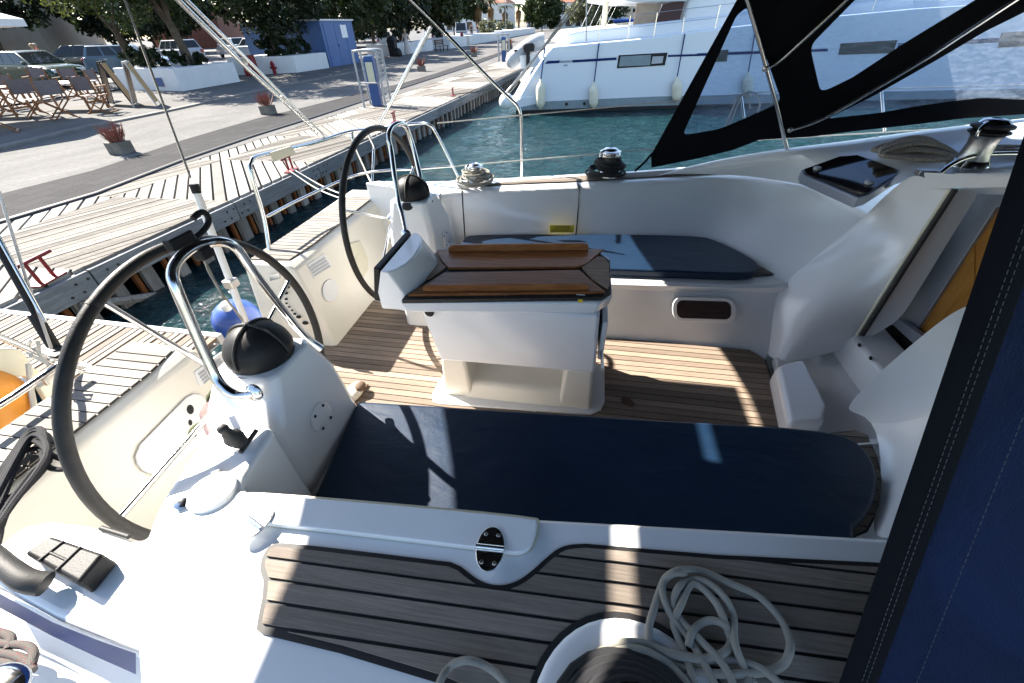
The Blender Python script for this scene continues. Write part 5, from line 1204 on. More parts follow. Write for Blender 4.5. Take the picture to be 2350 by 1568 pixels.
for (x, y, rz, lab) in ((238, 258, -2.9, 'with its back to the camera'), (150, 272, -2.0, 'turned left, second from the front of the near row'), (92, 268, -2.1, 'turned left, standing left of the near row'), (180, 226, .4, 'beyond the white table, facing the camera'), (110, 222, .5, 'beyond the white table at its left end'), (225, 232, -1.2, 'beyond the right end of the white table'), (8, 305, -2.2, 'at the left picture edge, nearest the water'), (36, 250, -1.6, 'at the left beside the brown wooden table'), (5, 262, 1.2, 'half cut off by the left picture edge')):
    c_ = ch0 if first else copy_tree(ch0); first = False
    p = PZ(x, y, GP); c_.location = p; c_.rotation_euler.z = rz; tag(c_, 'wooden director chair with taupe fabric ' + lab, 'chair', 'director chairs outside the cafe')
def cafe_table(p, rz, mat, label, L_=1.5, W_=.75):
    e = empty('cafe_table', p); e.rotation_euler.z = rz; tag(e, label, 'table', 'cafe tables')
    box('table_top', (-L_ / 2, -W_ / 2, .72), (L_ / 2, W_ / 2, .755), mat, e, bevel=.008)
    for sx in (-1, 1):
        for sy in (-1, 1): box('leg', (sx * (L_ / 2 - .08) - .025, sy * (W_ / 2 - .08) - .025, 0), (sx * (L_ / 2 - .08) + .025, sy * (W_ / 2 - .08) + .025, .72), 'chair_wood', e)
        box('stretcher', (sx * (L_ / 2 - .08) - .02, -W_ / 2 + .08, .2), (sx * (L_ / 2 - .08) + .02, W_ / 2 - .08, .25), 'chair_wood', e)
cafe_table(PZ(172, 252, GP), .1, 'table_white', 'white topped cafe table among the director chairs', 1.9, .8); cafe_table(PZ(10, 268, GP), .2, 'chair_wood', 'brown wooden cafe table at the left edge')
# menu boards
t = NT('menu_print'); t.set(Roughness=.5); v = t.coord((1, 1, 1)); f = t.n('ShaderNodeTexVoronoi'); f.inputs['Scale'].default_value = 16; t.l(v, f.inputs[0])
t.color(t.mix(.55, t.ramp(f.outputs['Distance'], [(.1, (.10, .08, .07)), (.5, (.30, .27, .25))]), t.ramp(t.noise(v, 22, 2), [(.45, (.03, .03, .03)), (.6, (.5, .47, .44))])))
plain('board_back', (.36, .22, .09), .6, var=.1)
def menu(p, rz, frame, label):
    e = empty('menu_board', p); e.rotation_euler.z = rz; tag(e, label, 'menu board', 'folding menu boards')
    for s, m_ in ((-1, 'menu_print'), (1, 'board_back')):
        R = Matrix.Rotation(s * .24, 3, 'X')
        obox('panel', (0, s * .17, .62), (.56, .02, 1.1), m_, e, rot=R)
        for sx in (-1, 1): obox('frame_post', (sx * .30, s * .17, .60), (.04, .03, 1.24), frame, e, rot=R)
        obox('frame_rail', (0, s * .03, 1.19), (.62, .03, .04), frame, e, rot=R)
menu(PZ(283, 240, GP), -.95, 'black_plastic', 'black framed folding menu board, left one of the pair'); menu(PZ(338, 242, GP), -.95, 'table_white', 'white framed folding menu board, right one of the pair'); menu(PZ(12, 212, GP), -.9, 'black_plastic', 'dark folding menu board at the left picture edge')
# people
plain('skin', (.46, .27, .19), .55, var=.06); plain('hair_grey', (.33, .30, .27), .8); plain('hair_blond', (.38, .28, .15), .8); plain('hair_dark', (.03, .02, .015), .8)
for n_, c_ in dict(cl_pink=(.50, .10, .20), cl_rose=(.52, .09, .14), cl_blue=(.02, .03, .12), cl_jeans=(.16, .22, .33), cl_dress=(.52, .46, .43), cl_dark=(.03, .03, .035), cl_green=(.16, .24, .20), cl_red=(.4, .03, .03)).items(): plain(n_, c_, .85, var=.1, scale=12)
def skin_mesh(name, pts, edges, mat, parent):
    me = bpy.data.meshes.new(name); names = list(pts); me.from_pydata([pts[k][0] for k in names], [(names.index(a), names.index(b)) for a, b in edges], [])
    o = bpy.data.objects.new(name, me); COL.objects.link(o); me.materials.append(M(mat)); o.parent = parent
    s = o.modifiers.new('skin', 'SKIN'); s.use_smooth_shade = True
    for i, k in enumerate(names):
        r = pts[k][1]; me.skin_vertices[0].data[i].radius = r if isinstance(r, tuple) else (r, r)
    me.skin_vertices[0].data[0].use_root = True
    b = o.modifiers.new('sub', 'SUBSURF'); b.levels = b.render_levels = 1
    return o
def person(p, rz, label, top, bottom, hair, pose='stand', skirt=False, sc=1.0, group=None):
    e = empty('person', p); e.rotation_euler.z = rz; e.scale = (sc,) * 3; tag(e, label, 'person', group)
    hz = .92 if pose != 'sit' else .70
    J = {'pelvis': ((0, 0, hz), (.13, .10)), 'waist': ((0, 0, hz + .17), (.12, .09)), 'chest': ((0, -.01, hz + .38), (.15, .10)), 'neck': ((0, 0, hz + .53), .05), 'chin': ((0, -.015, hz + .60), .062), 'head': ((0, -.01, hz + .70), .085), 'crown': ((0, 0, hz + .78), .06)}
    E_ = [('pelvis', 'waist'), ('waist', 'chest'), ('chest', 'neck'), ('neck', 'chin'), ('chin', 'head'), ('head', 'crown')]
    for s, S_ in ((-1, 'r'), (1, 'l')):
        st_ = .10 * s if pose == 'walk' else 0
        if pose == 'sit':
            kn, an, to = (s * .14, -.42, hz - .02), (s * .14, -.40, hz - .42), (s * .14, -.55, hz - .46); el, wr = (s * .24, -.12, hz + .25), (s * .22, -.42, hz + .32)
        else:
            kn, an, to = (s * .10, -.02 - st_ * .9, .49), (s * .10, .03 - st_ * 1.6, .08), (s * .11, -.13 - st_ * 1.6, .03); el, wr = (s * .25, .03 + st_, hz + .20), (s * .26, -.06 + st_ * 2, hz - .04)
        J.update({'sh' + S_: ((s * .18, 0, hz + .46), .062), 'el' + S_: (el, .043), 'wr' + S_: (wr, .03), 'ha' + S_: ((wr[0], wr[1] - .03, wr[2] - .10 if pose != 'sit' else wr[2]), .032), 'hi' + S_: ((s * .10, 0, hz - .05), .095), 'kn' + S_: (kn, .062), 'an' + S_: (an, .04), 'to' + S_: (to, .032)})
        E_ += [('chest', 'sh' + S_), ('sh' + S_, 'el' + S_), ('el' + S_, 'wr' + S_), ('wr' + S_, 'ha' + S_), ('pelvis', 'hi' + S_), ('hi' + S_, 'kn' + S_), ('kn' + S_, 'an' + S_), ('an' + S_, 'to' + S_)]
    skin_mesh('body', J, E_, 'skin', e)
    g = lambda r, k: tuple(x + k for x in r) if isinstance(r, tuple) else r + k
    tj = {k: (J[k][0], g(J[k][1], .02)) for k in ('pelvis', 'waist', 'chest', 'shr', 'shl')}
    for S_ in 'rl': tj['m' + S_] = (tuple((a + b) / 2 for a, b in zip(J['sh' + S_][0], J['el' + S_][0])), .062)
    skin_mesh('shirt', tj, [('pelvis', 'waist'), ('waist', 'chest'), ('chest', 'shr'), ('chest', 'shl'), ('shr', 'mr'), ('shl', 'ml')], top, e)
    if skirt: lathe('skirt', [(.30, .12), (.27, .45), (.20, .75), (.15, 1.0), (.13, 1.1)], (0, 0, 0), bottom, e)
    else:
        bj = {k: (J[k][0], g(J[k][1], .018)) for k in ('pelvis', 'hir', 'hil', 'knr', 'knl', 'anr', 'anl')}
        skin_mesh('trousers', bj, [('pelvis', 'hir'), ('hir', 'knr'), ('knr', 'anr'), ('pelvis', 'hil'), ('hil', 'knl'), ('knl', 'anl')], bottom, e)
    ball('hair', (0, .018, hz + .735), .105, hair, e, sy=1.1, sz=1.05, bottom=-.35, nu=14, nv=8)
    return e
person(PZ(937, 128, GZQ), 2.9, 'woman in a long pale dress walking along the promenade', 'cl_dress', 'cl_dress', 'hair_blond', 'walk', True, 1.02)
person(PZ(-2, 205, GZQ), -1.2, 'person in a navy shirt and jeans at the left picture edge', 'cl_blue', 'cl_jeans', 'hair_dark', 'stand', sc=1.05)
person(PZ(1083, 86, GZQ), .4, 'distant person in dark clothes, left of the two by the white van', 'cl_dark', 'cl_dark', 'hair_dark', 'stand', sc=1.25)
person(PZ(1098, 88, GZQ), .2, 'distant person in dark clothes, right of the two by the white van', 'cl_dark', 'cl_jeans', 'hair_dark', 'stand', sc=1.25)
# scooter with two riders
SCp = PZ(122, 188, GP); SCz = -.9
sct = empty('scooter', SCp); sct.rotation_euler.z = SCz; tag(sct, 'pale motor scooter between the green car and the blue car', 'scooter')
for x in (-.62, .66):
    tube('wheel', [(x + .2 * math.cos(a), 0, .24 + .2 * math.sin(a)) for a in [2 * math.pi * i / 18 for i in range(18)]], .055, 'black_rubber', sct, closed=True)
loft('body', [[(-.75, -.14, .55), (-.75, .14, .55), (-.72, .12, .35), (-.72, -.12, .35)], [(-.2, -.18, .74), (-.2, .18, .74), (-.2, .15, .30), (-.2, -.15, .30)], [(.25, -.16, .40), (.25, .16, .40), (.25, .14, .26), (.25, -.14, .26)]], 'galvanised', sct, bevel=.03)
loft('front_shield', [[(.42, -.2, .35), (.42, .2, .35), (.52, .1, .35), (.52, -.1, .35)], [(.32, -.16, .95), (.32, .16, .95), (.42, .08, .98), (.42, -.08, .98)]], 'galvanised', sct, bevel=.03)
box('saddle', (-.75, -.15, .74), (.05, .15, .84), 'black_rubber', sct, bevel=.04); tube('handlebar', [(.28, -.34, 1.06), (.36, 0, 1.02), (.28, .34, 1.06)], .02, 'black_plastic', sct)
Rz = Matrix.Rotation(SCz, 3, 'Z')
for dx, lab, top, hr in ((-.55, 'person in a magenta shirt seated behind on the scooter', 'cl_pink', 'hair_grey'), (-.08, 'person in a rose pink shirt riding in front on the scooter', 'cl_rose', 'hair_blond')):
    person(SCp + Rz @ Vector((dx, 0, .02)), SCz + math.pi / 2, lab, top, 'cl_green', hr, 'sit', sc=1.05)
# cars
def paint(n_, c_, r=.25): 
    t = NT(n_); t.b.inputs['Base Color'].default_value = tuple(c_) + (1,); t.set(Roughness=r); t.b.inputs['Coat Weight'].default_value = .6; t.b.inputs['Metallic'].default_value = .15; return t
for n_, c_ in dict(pt_green=(.012, .035, .022), pt_blue=(.09, .15, .21), pt_white=(.55, .56, .58), pt_dark=(.015, .017, .022), pt_silver=(.40, .42, .44)).items(): paint(n_, c_)
t = NT('lamp_red'); t.b.inputs['Base Color'].default_value = (.35, .01, .01, 1); t.set(Roughness=.2)
t = NT('lamp_clear'); t.b.inputs['Base Color'].default_value = (.6, .62, .65, 1); t.set(Roughness=.1)
def car(p, rz, mat, label, L_=4.0, Wd=1.68, H=1.45, van=False, sedan=False):
    e = empty('parked_car' if not van else 'parked_van', p); e.rotation_euler.z = rz; tag(e, label, 'car' if not van else 'van', 'cars parked along the harbour road')
    a = L_ / 2; w = Wd / 2
    belt = .92 if not van else 1.05
    prof = [(-a + .05, .26), (a - .08, .26), (a, .42), (a - .02, .66), (a - .18, .78), (a - 1.05, belt - .02), (-a + .12, belt + .03), (-a, .75), (-a - .02, .45)]
    rings = []
    for f, wy in ((.90, -w), (.985, -w + .07), (1, -w * .5), (1, w * .5), (.985, w - .07), (.90, w)):
        rings.append([(x * (f * .5 + .5), wy, .26 + (z - .26) * (f * .4 + .6)) for x, z in prof])
    loft('body', rings, mat, e, bevel=.04, seg=2)
    x0, x1 = -a + .15, a - (1.0 if not van else .65)
    tx0, tx1 = (-a + (.42 if not sedan else .95)), (a - 1.75 if not van else a - 1.15)
    if van: tx0 = -a + .12
    tw = w - .20
    bot = [(x0, -w + .05, belt), (x1, -w + .05, belt - .04), (x1, w - .05, belt - .04), (x0, w - .05, belt)]; top = [(tx0, -tw, H), (tx1, -tw, H - .02), (tx1, tw, H - .02), (tx0, tw, H)]
    loft('cabin', [bot, top], mat, e, bevel=.05, seg=2)
    B = [Vector(q) for q in bot]; T = [Vector(q) for q in top]
    def pane(nm, q0, q1, q2, q3, off, s0=.06, s1=.94, t0=.14, t1=.90):
        def at_(s, t_): return q0.lerp(q1, s).lerp(q3.lerp(q2, s), t_)
        P = [at_(s0, t0), at_(s1, t0), at_(s1, t1), at_(s0, t1)]; n_ = (P[1] - P[0]).cross(P[3] - P[0]).normalized()
        if n_.dot(Vector(off)) < 0: n_ = -n_
        new(nm, [q + n_ * .012 for q in P] + [q - n_ * .01 for q in P], [[0, 1, 2, 3], [7, 6, 5, 4], [0, 1, 5, 4], [1, 2, 6, 5], [2, 3, 7, 6], [3, 0, 4, 7]], 'glass_dark', e)
    for s, i, j in ((-1, 0, 1), (1, 3, 2)):
        cuts = ((.07, .36), (.40, .64), (.68, .93)) if not van else ((.72, .94),)
        for c0, c1_ in cuts: pane('side_window', B[i], B[j], T[j], T[i], (0, s, 0), c0, c1_)
    pane('windscreen', B[1], B[2], T[2], T[1], (1, 0, 0)); pane('rear_window', B[0], B[3], T[3], T[0], (-1, 0, 0))
    for x in (-a + .75, a - .78):
        for s in (-1, 1):
            we = empty('wheel', (x, s * (w - .10), .31), e)
            lathe('tyre', [(.22, -.09), (.31, -.085), (.315, 0), (.31, .085), (.22, .09)], (0, 0, 0), 'black_rubber', we, axis=(0, 1, 0), res=18); lathe('rim', [(.21, -.095), (.20, -.1), (.05, -.09), (.05, .09), (.2, .1), (.21, .095)], (0, 0, 0), 'steel_dull', we, axis=(0, 1, 0), res=14)
    for s in (-1, 1):
        obox('headlight', (a - .10, s * (w - .30), .66), (.16, .34, .13), 'lamp_clear', e, rz=-s * .35, bevel=.03); obox('tail_light', (-a + .045, s * (w - .18), .78), (.10, .22, .22), 'lamp_red', e, bevel=.03)
        obox('mirror', (x1 - .2, s * (w + .05), belt + .06), (.12, .16, .12), mat, e, bevel=.03)
        for hx in ((.1, -.75) if not van else (.4,)): obox('door_handle', (hx, s * (w - .012), belt - .1), (.18, .03, .03), 'steel_dull', e)
    obox('bumper', (a - .03, 0, .42), (.14, Wd - .16, .18), mat, e, bevel=.05); obox('bumper', (-a + .02, 0, .42), (.14, Wd - .16, .18), mat, e, bevel=.05); obox('number_plate', (-a - .06, 0, .5), (.02, .5, .11), 'paper', e)
    return e
D = math.radians
car(PZ(118, 200, GP), D(-4), 'pt_green', 'dark green hatchback parked behind the cafe tables', 3.6, 1.65, 1.42)
car(PZ(315, 172, GP), D(20), 'pt_blue', 'grey blue hatchback parked behind the menu boards, rear towards the tables', 4.0, 1.7, 1.44)
car(PZ(240, 165, GP), D(25), 'pt_dark', 'dark saloon parked behind the grey blue hatchback', 4.4, 1.75, 1.45, sedan=True)
car(PZ(420, 146, GP), D(160), 'pt_white', 'white estate car parked beyond the hedge, nose to the left', 4.3, 1.75, 1.5)
car(PZ(545, 132, GP), D(150), 'pt_white', 'white car half hidden behind the bimini tube and the hedge', 4.1, 1.72, 1.46)
car(PZ(592, 135, GP), D(165), 'pt_silver', 'silver car just left of the blue kiosk', 4.0, 1.7, 1.44)
car(PZ(888, 112, GP), D(110), 'pt_white', 'small white car behind the rubbish bin', 3.7, 1.65, 1.5)
car(PZ(1060, 91, GP), D(-75), 'pt_white', 'tall white van beyond the bench', 5.0, 1.95, 2.25, van=True)
car(PZ(1010, 98, GP), D(100), 'pt_silver', 'silver car under the trees left of the white van', 4.1, 1.7, 1.45)
for i, (x, y, m_) in enumerate(((1245, 66, 'pt_dark'), (1268, 63, 'pt_silver'), (1222, 68, 'pt_blue'))):
    car(PZ(x, y, .6), D(15 * i), m_, ('black car at the far end of the harbour', 'silver car at the far end of the harbour', 'blue car at the far end of the harbour')[i], 4.2, 1.7, 1.45)
# trees
def leafmat(n_, c0, c1):
    t = NT(n_); t.set(Roughness=.45); f = t.noise(t.coord(), .9, 3); g = t.noise(t.coord(), 9, 2)
    col = t.mix(.5, t.ramp(f, [(.3, c0), (.7, c1)]), t.ramp(g, [(.3, c0), (.7, [x * 1.15 for x in c1])]))
    t.color(col); tr = t.n('ShaderNodeBsdfTranslucent'); t.l(col, tr.inputs[0]); mx = t.n('ShaderNodeMixShader'); mx.inputs[0].default_value = .35
    t.l(t.b.outputs[0], mx.inputs[1]); t.l(tr.outputs[0], mx.inputs[2]); t.l(mx.outputs[0], t.t.nodes['Material Output'].inputs[0])
leafmat('leaf', (.010, .021, .005), (.040, .062, .013)); leafmat('leaf_light', (.035, .052, .010), (.13, .155, .036)); leafmat('leaf_dark', (.006, .014, .004), (.022, .038, .010)); leafmat('leaf_olive', (.09, .10, .05), (.20, .21, .12)); leafmat('leaf_dry', (.12, .065, .02), (.24, .14, .05))
plain('bark', (.085, .062, .042), .9, var=.4, scale=6, bump=.6)
def leaves(name, c, rad, n, size, mat, parent, seed, clumps=60, zmin=None):
    rnd = random.Random(seed); V2, F2 = [], []
    C_ = []
    for i in range(clumps):
        while True:
            q = Vector((rnd.uniform(-1, 1), rnd.uniform(-1, 1), rnd.uniform(-1, 1)))
            if .35 < q.length < 1: break
        C_.append((Vector((q.x * rad[0], q.y * rad[1], q.z * rad[2])), rnd.uniform(.22, .42)))
    rm = min(rad)
    for i in range(n):
        cc_, cr_ = C_[i % clumps]
        q = Vector((rnd.gauss(0, 1), rnd.gauss(0, 1), rnd.gauss(0, .8))); q = q.normalized() * cr_ * rm * rnd.uniform(.5, 1.05)
        p = Vector(c) + cc_ + q
        if zmin is not None and p.z < zmin: p.z = zmin + rnd.uniform(0, .3)
        a = Vector((rnd.gauss(0, 1), rnd.gauss(0, 1), rnd.gauss(0, 1))).normalized(); b = a.orthogonal().normalized(); b = (Matrix.Rotation(rnd.uniform(0, 6.3), 3, a) @ b); d = a.cross(b); s = size * rnd.uniform(.6, 1.3)
        k = len(V2); V2 += [p - b * s, p + d * s * .45, p + b * s, p - d * s * .45]; F2.append([k, k + 1, k + 2, k + 3])
    me = bpy.data.meshes.new(name); me.from_pydata([tuple(v) for v in V2], [], F2)
    o = wrap(name, me, mat, parent); return o
def tree(p, label, h=8, rad=(3.2, 3.2, 2.6), zc=5.2, mat='leaf', n=9000, size=.13, seed=1, lean=(0, 0), r=.17, forks=4):
    e = empty('tree', p); tag(e, label, 'tree', 'trees behind the promenade'); rnd = random.Random(seed)
    top = Vector((lean[0], lean[1], zc - rad[2] * .45)); fork = Vector((lean[0] * .55, lean[1] * .55, top.z * .55))
    lst = [(catmull([Vector((0, 0, -.05)), Vector((lean[0] * .2, lean[1] * .2, fork.z * .45)), fork], 5), lambda t: r * (1 - .3 * t))]
    for i in range(forks):
        a = 6.283 * i / forks + rnd.uniform(-.4, .4); q = Vector((lean[0] + math.cos(a) * rad[0] * .55, lean[1] + math.sin(a) * rad[1] * .55, zc + rnd.uniform(-.4, .8)))
        lst.append((catmull([fork - Vector((0, 0, .15)), fork.lerp(q, .45) + Vector((0, 0, .2)), q], 5), lambda t: r * .62 * (1 - .75 * t)))
    V2, F2 = [], []
    for pts, rr_ in lst:
        vs, fs = tube_data(pts, rr_, 8); k = len(V2); V2 += vs; F2 += [[i + k for i in f] for f in fs]
    new('trunk', V2, F2, 'bark', e, smooth=True)
    leaves('crown', (lean[0], lean[1], zc), rad, n, size, mat, e, seed)
    return e
tree((-17.6, 19.0, 1.35), 'broad leafy tree rising from the nearest white planter', 8, (3.3, 3.3, 2.4), 4.1, 'leaf', 26000, .105, 1, (-.6, .2), .20)
tree((-17.9, 25.6, 1.35), 'leafy tree in the planter left of the blue kiosk', 8, (3.5, 3.5, 2.6), 3.6, 'leaf_dark', 24000, .13, 2, (-.3, .3), .21)
tree((-24.5, 22.6, .6), 'light leaved tree above the grey blue hatchback', 8, (3.3, 3.6, 2.4), 5.0, 'leaf_light', 30000, .10, 3, (-.3, .2), .20)
tree((-40, 19.0, .6), 'dark tree at the left behind the green car', 9, (4.6, 4.6, 2.8), 5.3, 'leaf_dark', 22000, .19, 4, (-1, 0), .22)
tree((-42, 29, .6), 'dark tree behind the scooter riders', 9, (4.4, 4.4, 2.6), 5.2, 'leaf_dark', 20000, .19, 5, (.8, 0), .2)
tree((-42, 39, .6), 'dark tree behind the white estate car', 9, (5.0, 5.0, 3.0), 4.9, 'leaf_dark', 16000, .24, 6, (0, 0), .22)
tree((-20, 35.5, .6), 'tree crown spreading behind the kiosk roof', 9, (4.2, 4.2, 3.0), 5.0, 'leaf', 18000, .18, 7, (.4, 0), .2)
tree((-20.5, 44, .6), 'dark tree above the woman in the pale dress', 9, (4.2, 4.4, 3.0), 5.0, 'leaf_dark', 16000, .2, 8, (.5, 0), .2)
tree((-21, 54, .6), 'dark tree above the bench', 9, (4.6, 5.0, 3.2), 5.2, 'leaf_dark', 14000, .25, 9, (0, 0), .2)
tree((-31, 58, .6), 'dark tree behind the small white car', 9, (5.5, 6, 3.6), 5.2, 'leaf_dark', 13000, .3, 10)
tree((-22, 68, .6), 'green tree left of the white van', 9, (4.8, 4.8, 3.4), 5.4, 'leaf', 11000, .3, 12)
tree((-50, 50, .6), 'large dark tree in front of the brick building', 10, (7, 7, 4), 5.4, 'leaf_dark', 13000, .36, 13)
tree((-53, 30, .6), 'large dark tree at the far left behind the road', 10, (7, 7, 4), 5.4, 'leaf_dark', 12000, .34, 14)
tree((-47, 16, .6), 'large dark tree above the left picture corner', 10, (6, 6, 3.6), 5.2, 'leaf_dark', 12000, .3, 15)
tree((-40, 80, .6), 'large dark tree behind the white van', 10, (8, 8, 4.5), 5.6, 'leaf_dark', 11000, .42, 16)
tree((-30, 105, .6), 'green tree behind the distant people', 10, (7, 7, 4.2), 5.6, 'leaf', 9000, .42, 17)
tree((-16, 150, .6), 'olive tree left of the far single parasol', 10, (6, 6, 4), 5.0, 'leaf', 7000, .5, 18)
tree((3, 185, .6), 'green tree at the head of the harbour behind the single parasol', 10, (7, 6, 4.5), 5.2, 'leaf', 7000, .5, 19)
tree((-4, 175, .6), 'light green tree left of the far parasols', 10, (6, 6, 4), 4.8, 'leaf_olive', 7000, .5, 20)
tree((24, 190, .6), 'dark tree behind the far parasols', 10, (7, 6, 5), 5.5, 'leaf_dark', 7000, .5, 21)
def palm(p, h, label, seed):
    e = empty('palm_tree', p); tag(e, label, 'palm tree', 'palms by the harbour road'); rnd = random.Random(seed)
    tube('trunk', [(0, 0, 0), (.1, 0, h * .5), (0, 0, h)], .28, 'bark', e, res=9, smooth_path=4)
    for part, mat, n, z0 in (('dry_fronds', 'leaf_dry', 80, h - .6), ('fronds', 'leaf', 40, h)):
        V2, F2 = [], []
        for i in range(n):
            a = rnd.uniform(0, 6.283); d = Vector((math.cos(a), math.sin(a), 0)); sd = Vector((-d.y, d.x, 0))
            if part == 'fronds': pts = [Vector((0, 0, z0)), Vector((0, 0, z0 + .6)) + d * 1.0, Vector((0, 0, z0 - .2 + rnd.uniform(-.3, .8))) + d * 2.3]; wd_ = .28
            else: pts = [Vector((0, 0, z0)) + d * .2, Vector((0, 0, z0 - .5)) + d * rnd.uniform(.5, .9), Vector((0, 0, z0 - rnd.uniform(1.5, 3.2))) + d * rnd.uniform(.4, .8)]; wd_ = .16
            k = len(V2)
            for j, q in enumerate(pts): V2 += [q - sd * wd_ * (1 - j * .35), q + sd * wd_ * (1 - j * .35)]
            F2 += [[k, k + 1, k + 3, k + 2], [k + 2, k + 3, k + 5, k + 4]]
        new(part, V2, F2, mat, e)
for i, (x, y, h, lab) in enumerate(((1100, 84, 5.2, 'palm with a brown skirt of dry fronds above the two distant people'), (1128, 80, 5.6, 'palm with dry fronds right of the distant people'), (1160, 76, 5.0, 'tall palm left of the far lamp posts'), (1190, 74, 5.5, 'palm with hanging orange fronds above the far white wall'), (1330, 60, 6, 'distant palm behind the moored boats'))):
    palm(PZ(x, y, .6), h, lab, 20 + i)
# hedges on the planters
def hedge(c, rad, n, label, seed, mat='leaf_dark', size=.07):
    e = empty('hedge', c); tag(e, label, 'shrub', 'clipped shrubs in the planters'); leaves('foliage', (0, 0, 0), rad, n, size, mat, e, seed, 24, -rad[2]); 
    V2, F2 = tube_data([(0, 0, -rad[2] - .3), (0, 0, rad[2] * .3)], .05, 6); new('stem', V2, F2, 'bark', e)
hedge((-18.3, 17.9, 1.66), (.75, .6, .34), 2600, 'dark shrub at the front of the nearest white planter', 31); hedge((-17.2, 18.5, 1.66), (.7, .7, .34), 2600, 'dark shrub left of the trunk in the nearest white planter', 32); hedge((-19.4, 18.4, 1.72), (.7, .7, .42), 2200, 'dark shrub at the left of the nearest white planter', 33)
hedge((-17.4, 24.8, 1.85), (.9, .7, .55), 3000, 'dark shrub above the red fire box', 34); hedge((-16.9, 26.3, 1.75), (.7, .8, .5), 2600, 'dark shrub in the planter beside the kiosk', 35)
hedge((-17.3, 42, 2.0), (1.0, 3.6, .7), 3000, 'long dark hedge behind the woman in the pale dress', 36, size=.1); hedge((-17, 53, 2.0), (.9, 2.2, .7), 2200, 'dark hedge right of the bench', 37, size=.1)
for i, (x, y, lab) in enumerate(((1118, 66, 'round olive shrub, leftmost on the far white wall'), (1140, 64, 'round olive shrub second from left on the far white wall'), (1165, 62, 'round olive shrub, rightmost on the far white wall'))):
    hedge(PZ(x, y, 2.0), (1.3, 1.3, 1.0), 1200, lab, 40 + i, 'leaf_olive', .2)
# ================================================================== BUILDINGS, CATAMARAN, FAR HARBOUR
plain('brick_red', (.22, .075, .045), .85, var=.3, scale=5); plain('render_white', (.62, .61, .58), .8, var=.08, scale=1); plain('render_cream', (.50, .44, .34), .8, var=.1, scale=1); plain('roof_tile', (.25, .09, .05), .8, var=.3, scale=3); plain('shutter', (.05, .07, .10), .6)
def building(p, rz, L_, D_, H, mat, label, floors=2, bays=5, roof=True):
    e = empty('building', p); e.rotation_euler.z = rz; tag(e, label, 'building', 'houses round the harbour')
    box('wall', (-L_ / 2, 0, 0), (L_ / 2, D_, H), mat, e)
    if roof: loft('roof', [[(-L_ / 2 - .4, -.4, H), (L_ / 2 + .4, -.4, H), (L_ / 2 + .4, D_ + .4, H), (-L_ / 2 - .4, D_ + .4, H)], [(-L_ / 2 + 2, D_ / 2 - .3, H + 1.8), (L_ / 2 - 2, D_ / 2 - .3, H + 1.8), (L_ / 2 - 2, D_ / 2 + .3, H + 1.8), (-L_ / 2 + 2, D_ / 2 + .3, H + 1.8)]], 'roof_tile', e)
    fh = H / floors; bwid = L_ / bays
    for f in range(floors):
        for b in range(bays):
            x = -L_ / 2 + bwid * (b + .5)
            if f == 0:
                fr = box('door' if b % 2 else 'shop_window', (x - bwid * .33, -.06, 0 if b % 2 else .6), (x + bwid * .33, .02, fh * .78), 'white_paint' if b % 2 else 'shutter', e)
                box('pane', (x - bwid * .27, -.075, .5 if b % 2 else .75), (x + bwid * .27, -.055, fh * .72), 'glass_dark', fr)
            else:
                fr = box('window', (x - .6, -.06, f * fh + .9), (x + .6, .02, f * fh + 2.3), 'white_paint', e); box('pane', (x - .5, -.075, f * fh + 1.0), (x + .5, -.055, f * fh + 2.2), 'glass_dark', fr)
    return e
building((-62, 20, .6), D(-62), 22, 8, 7, 'brick_red', 'red brick building behind the dark trees on the left', 2, 6)
building((-66, 45, .6), D(-55), 20, 8, 6.5, 'render_cream', 'cream house behind the parked cars', 2, 6)
building((-70, 75, .6), D(-60), 26, 9, 7, 'brick_red', 'brick building behind the kiosk trees', 2, 7)
building((-62, 110, .6), D(-65), 26, 9, 7, 'render_white', 'white house far behind the bench', 2, 7)
building((-48, 190, .6), D(-10), 30, 10, 8, 'render_white', 'white house behind the palms', 2, 7)
for i, (x, L_, H, m_, lab) in enumerate(((-15, 26, 8, 'render_white', 'white harbour front house left of the far parasols'), (14, 22, 10, 'render_cream', 'cream harbour front house behind the far parasols'), (40, 24, 9, 'render_white', 'white harbour front house behind the moored yachts'), (70, 28, 11, 'render_white', 'tall white house behind the catamaran'), (105, 30, 9, 'render_cream', 'cream house right of the catamaran cabin'), (150, 40, 10, 'render_white', 'white house seen through the sprayhood window'))):
    building((x, 205 + 8 * (i % 2), .6), D(4), L_, 10, H, m_, lab, 3 if H > 9 else 2, 7)
# hills beyond the town
t = NT('hillside'); t.set(Roughness=.95); f = t.noise(t.coord(), .05, 8, .65); t.color(t.ramp(f, [(.35, (.10, .10, .055)), (.5, (.20, .17, .12)), (.65, (.30, .26, .20))]))
V2, F2 = [], []; nx = 60
for j in range(6):
    for i in range(nx + 1):
        x = -300 + 1500 * i / nx; h = [0, 18, 42, 66, 80, 60][j] * (.55 + .3 * math.sin(x * .011) + .15 * math.sin(x * .031 + 1) + .1 * math.sin(x * .07)); V2.append((x, 420 + j * 70, .3 + max(0, h)))
for j in range(5):
    for i in range(nx): k = j * (nx + 1) + i; F2.append([k, k + 1, k + nx + 2, k + nx + 1])
tag(new('hills', V2, F2, 'hillside', None, smooth=True), kind='structure')
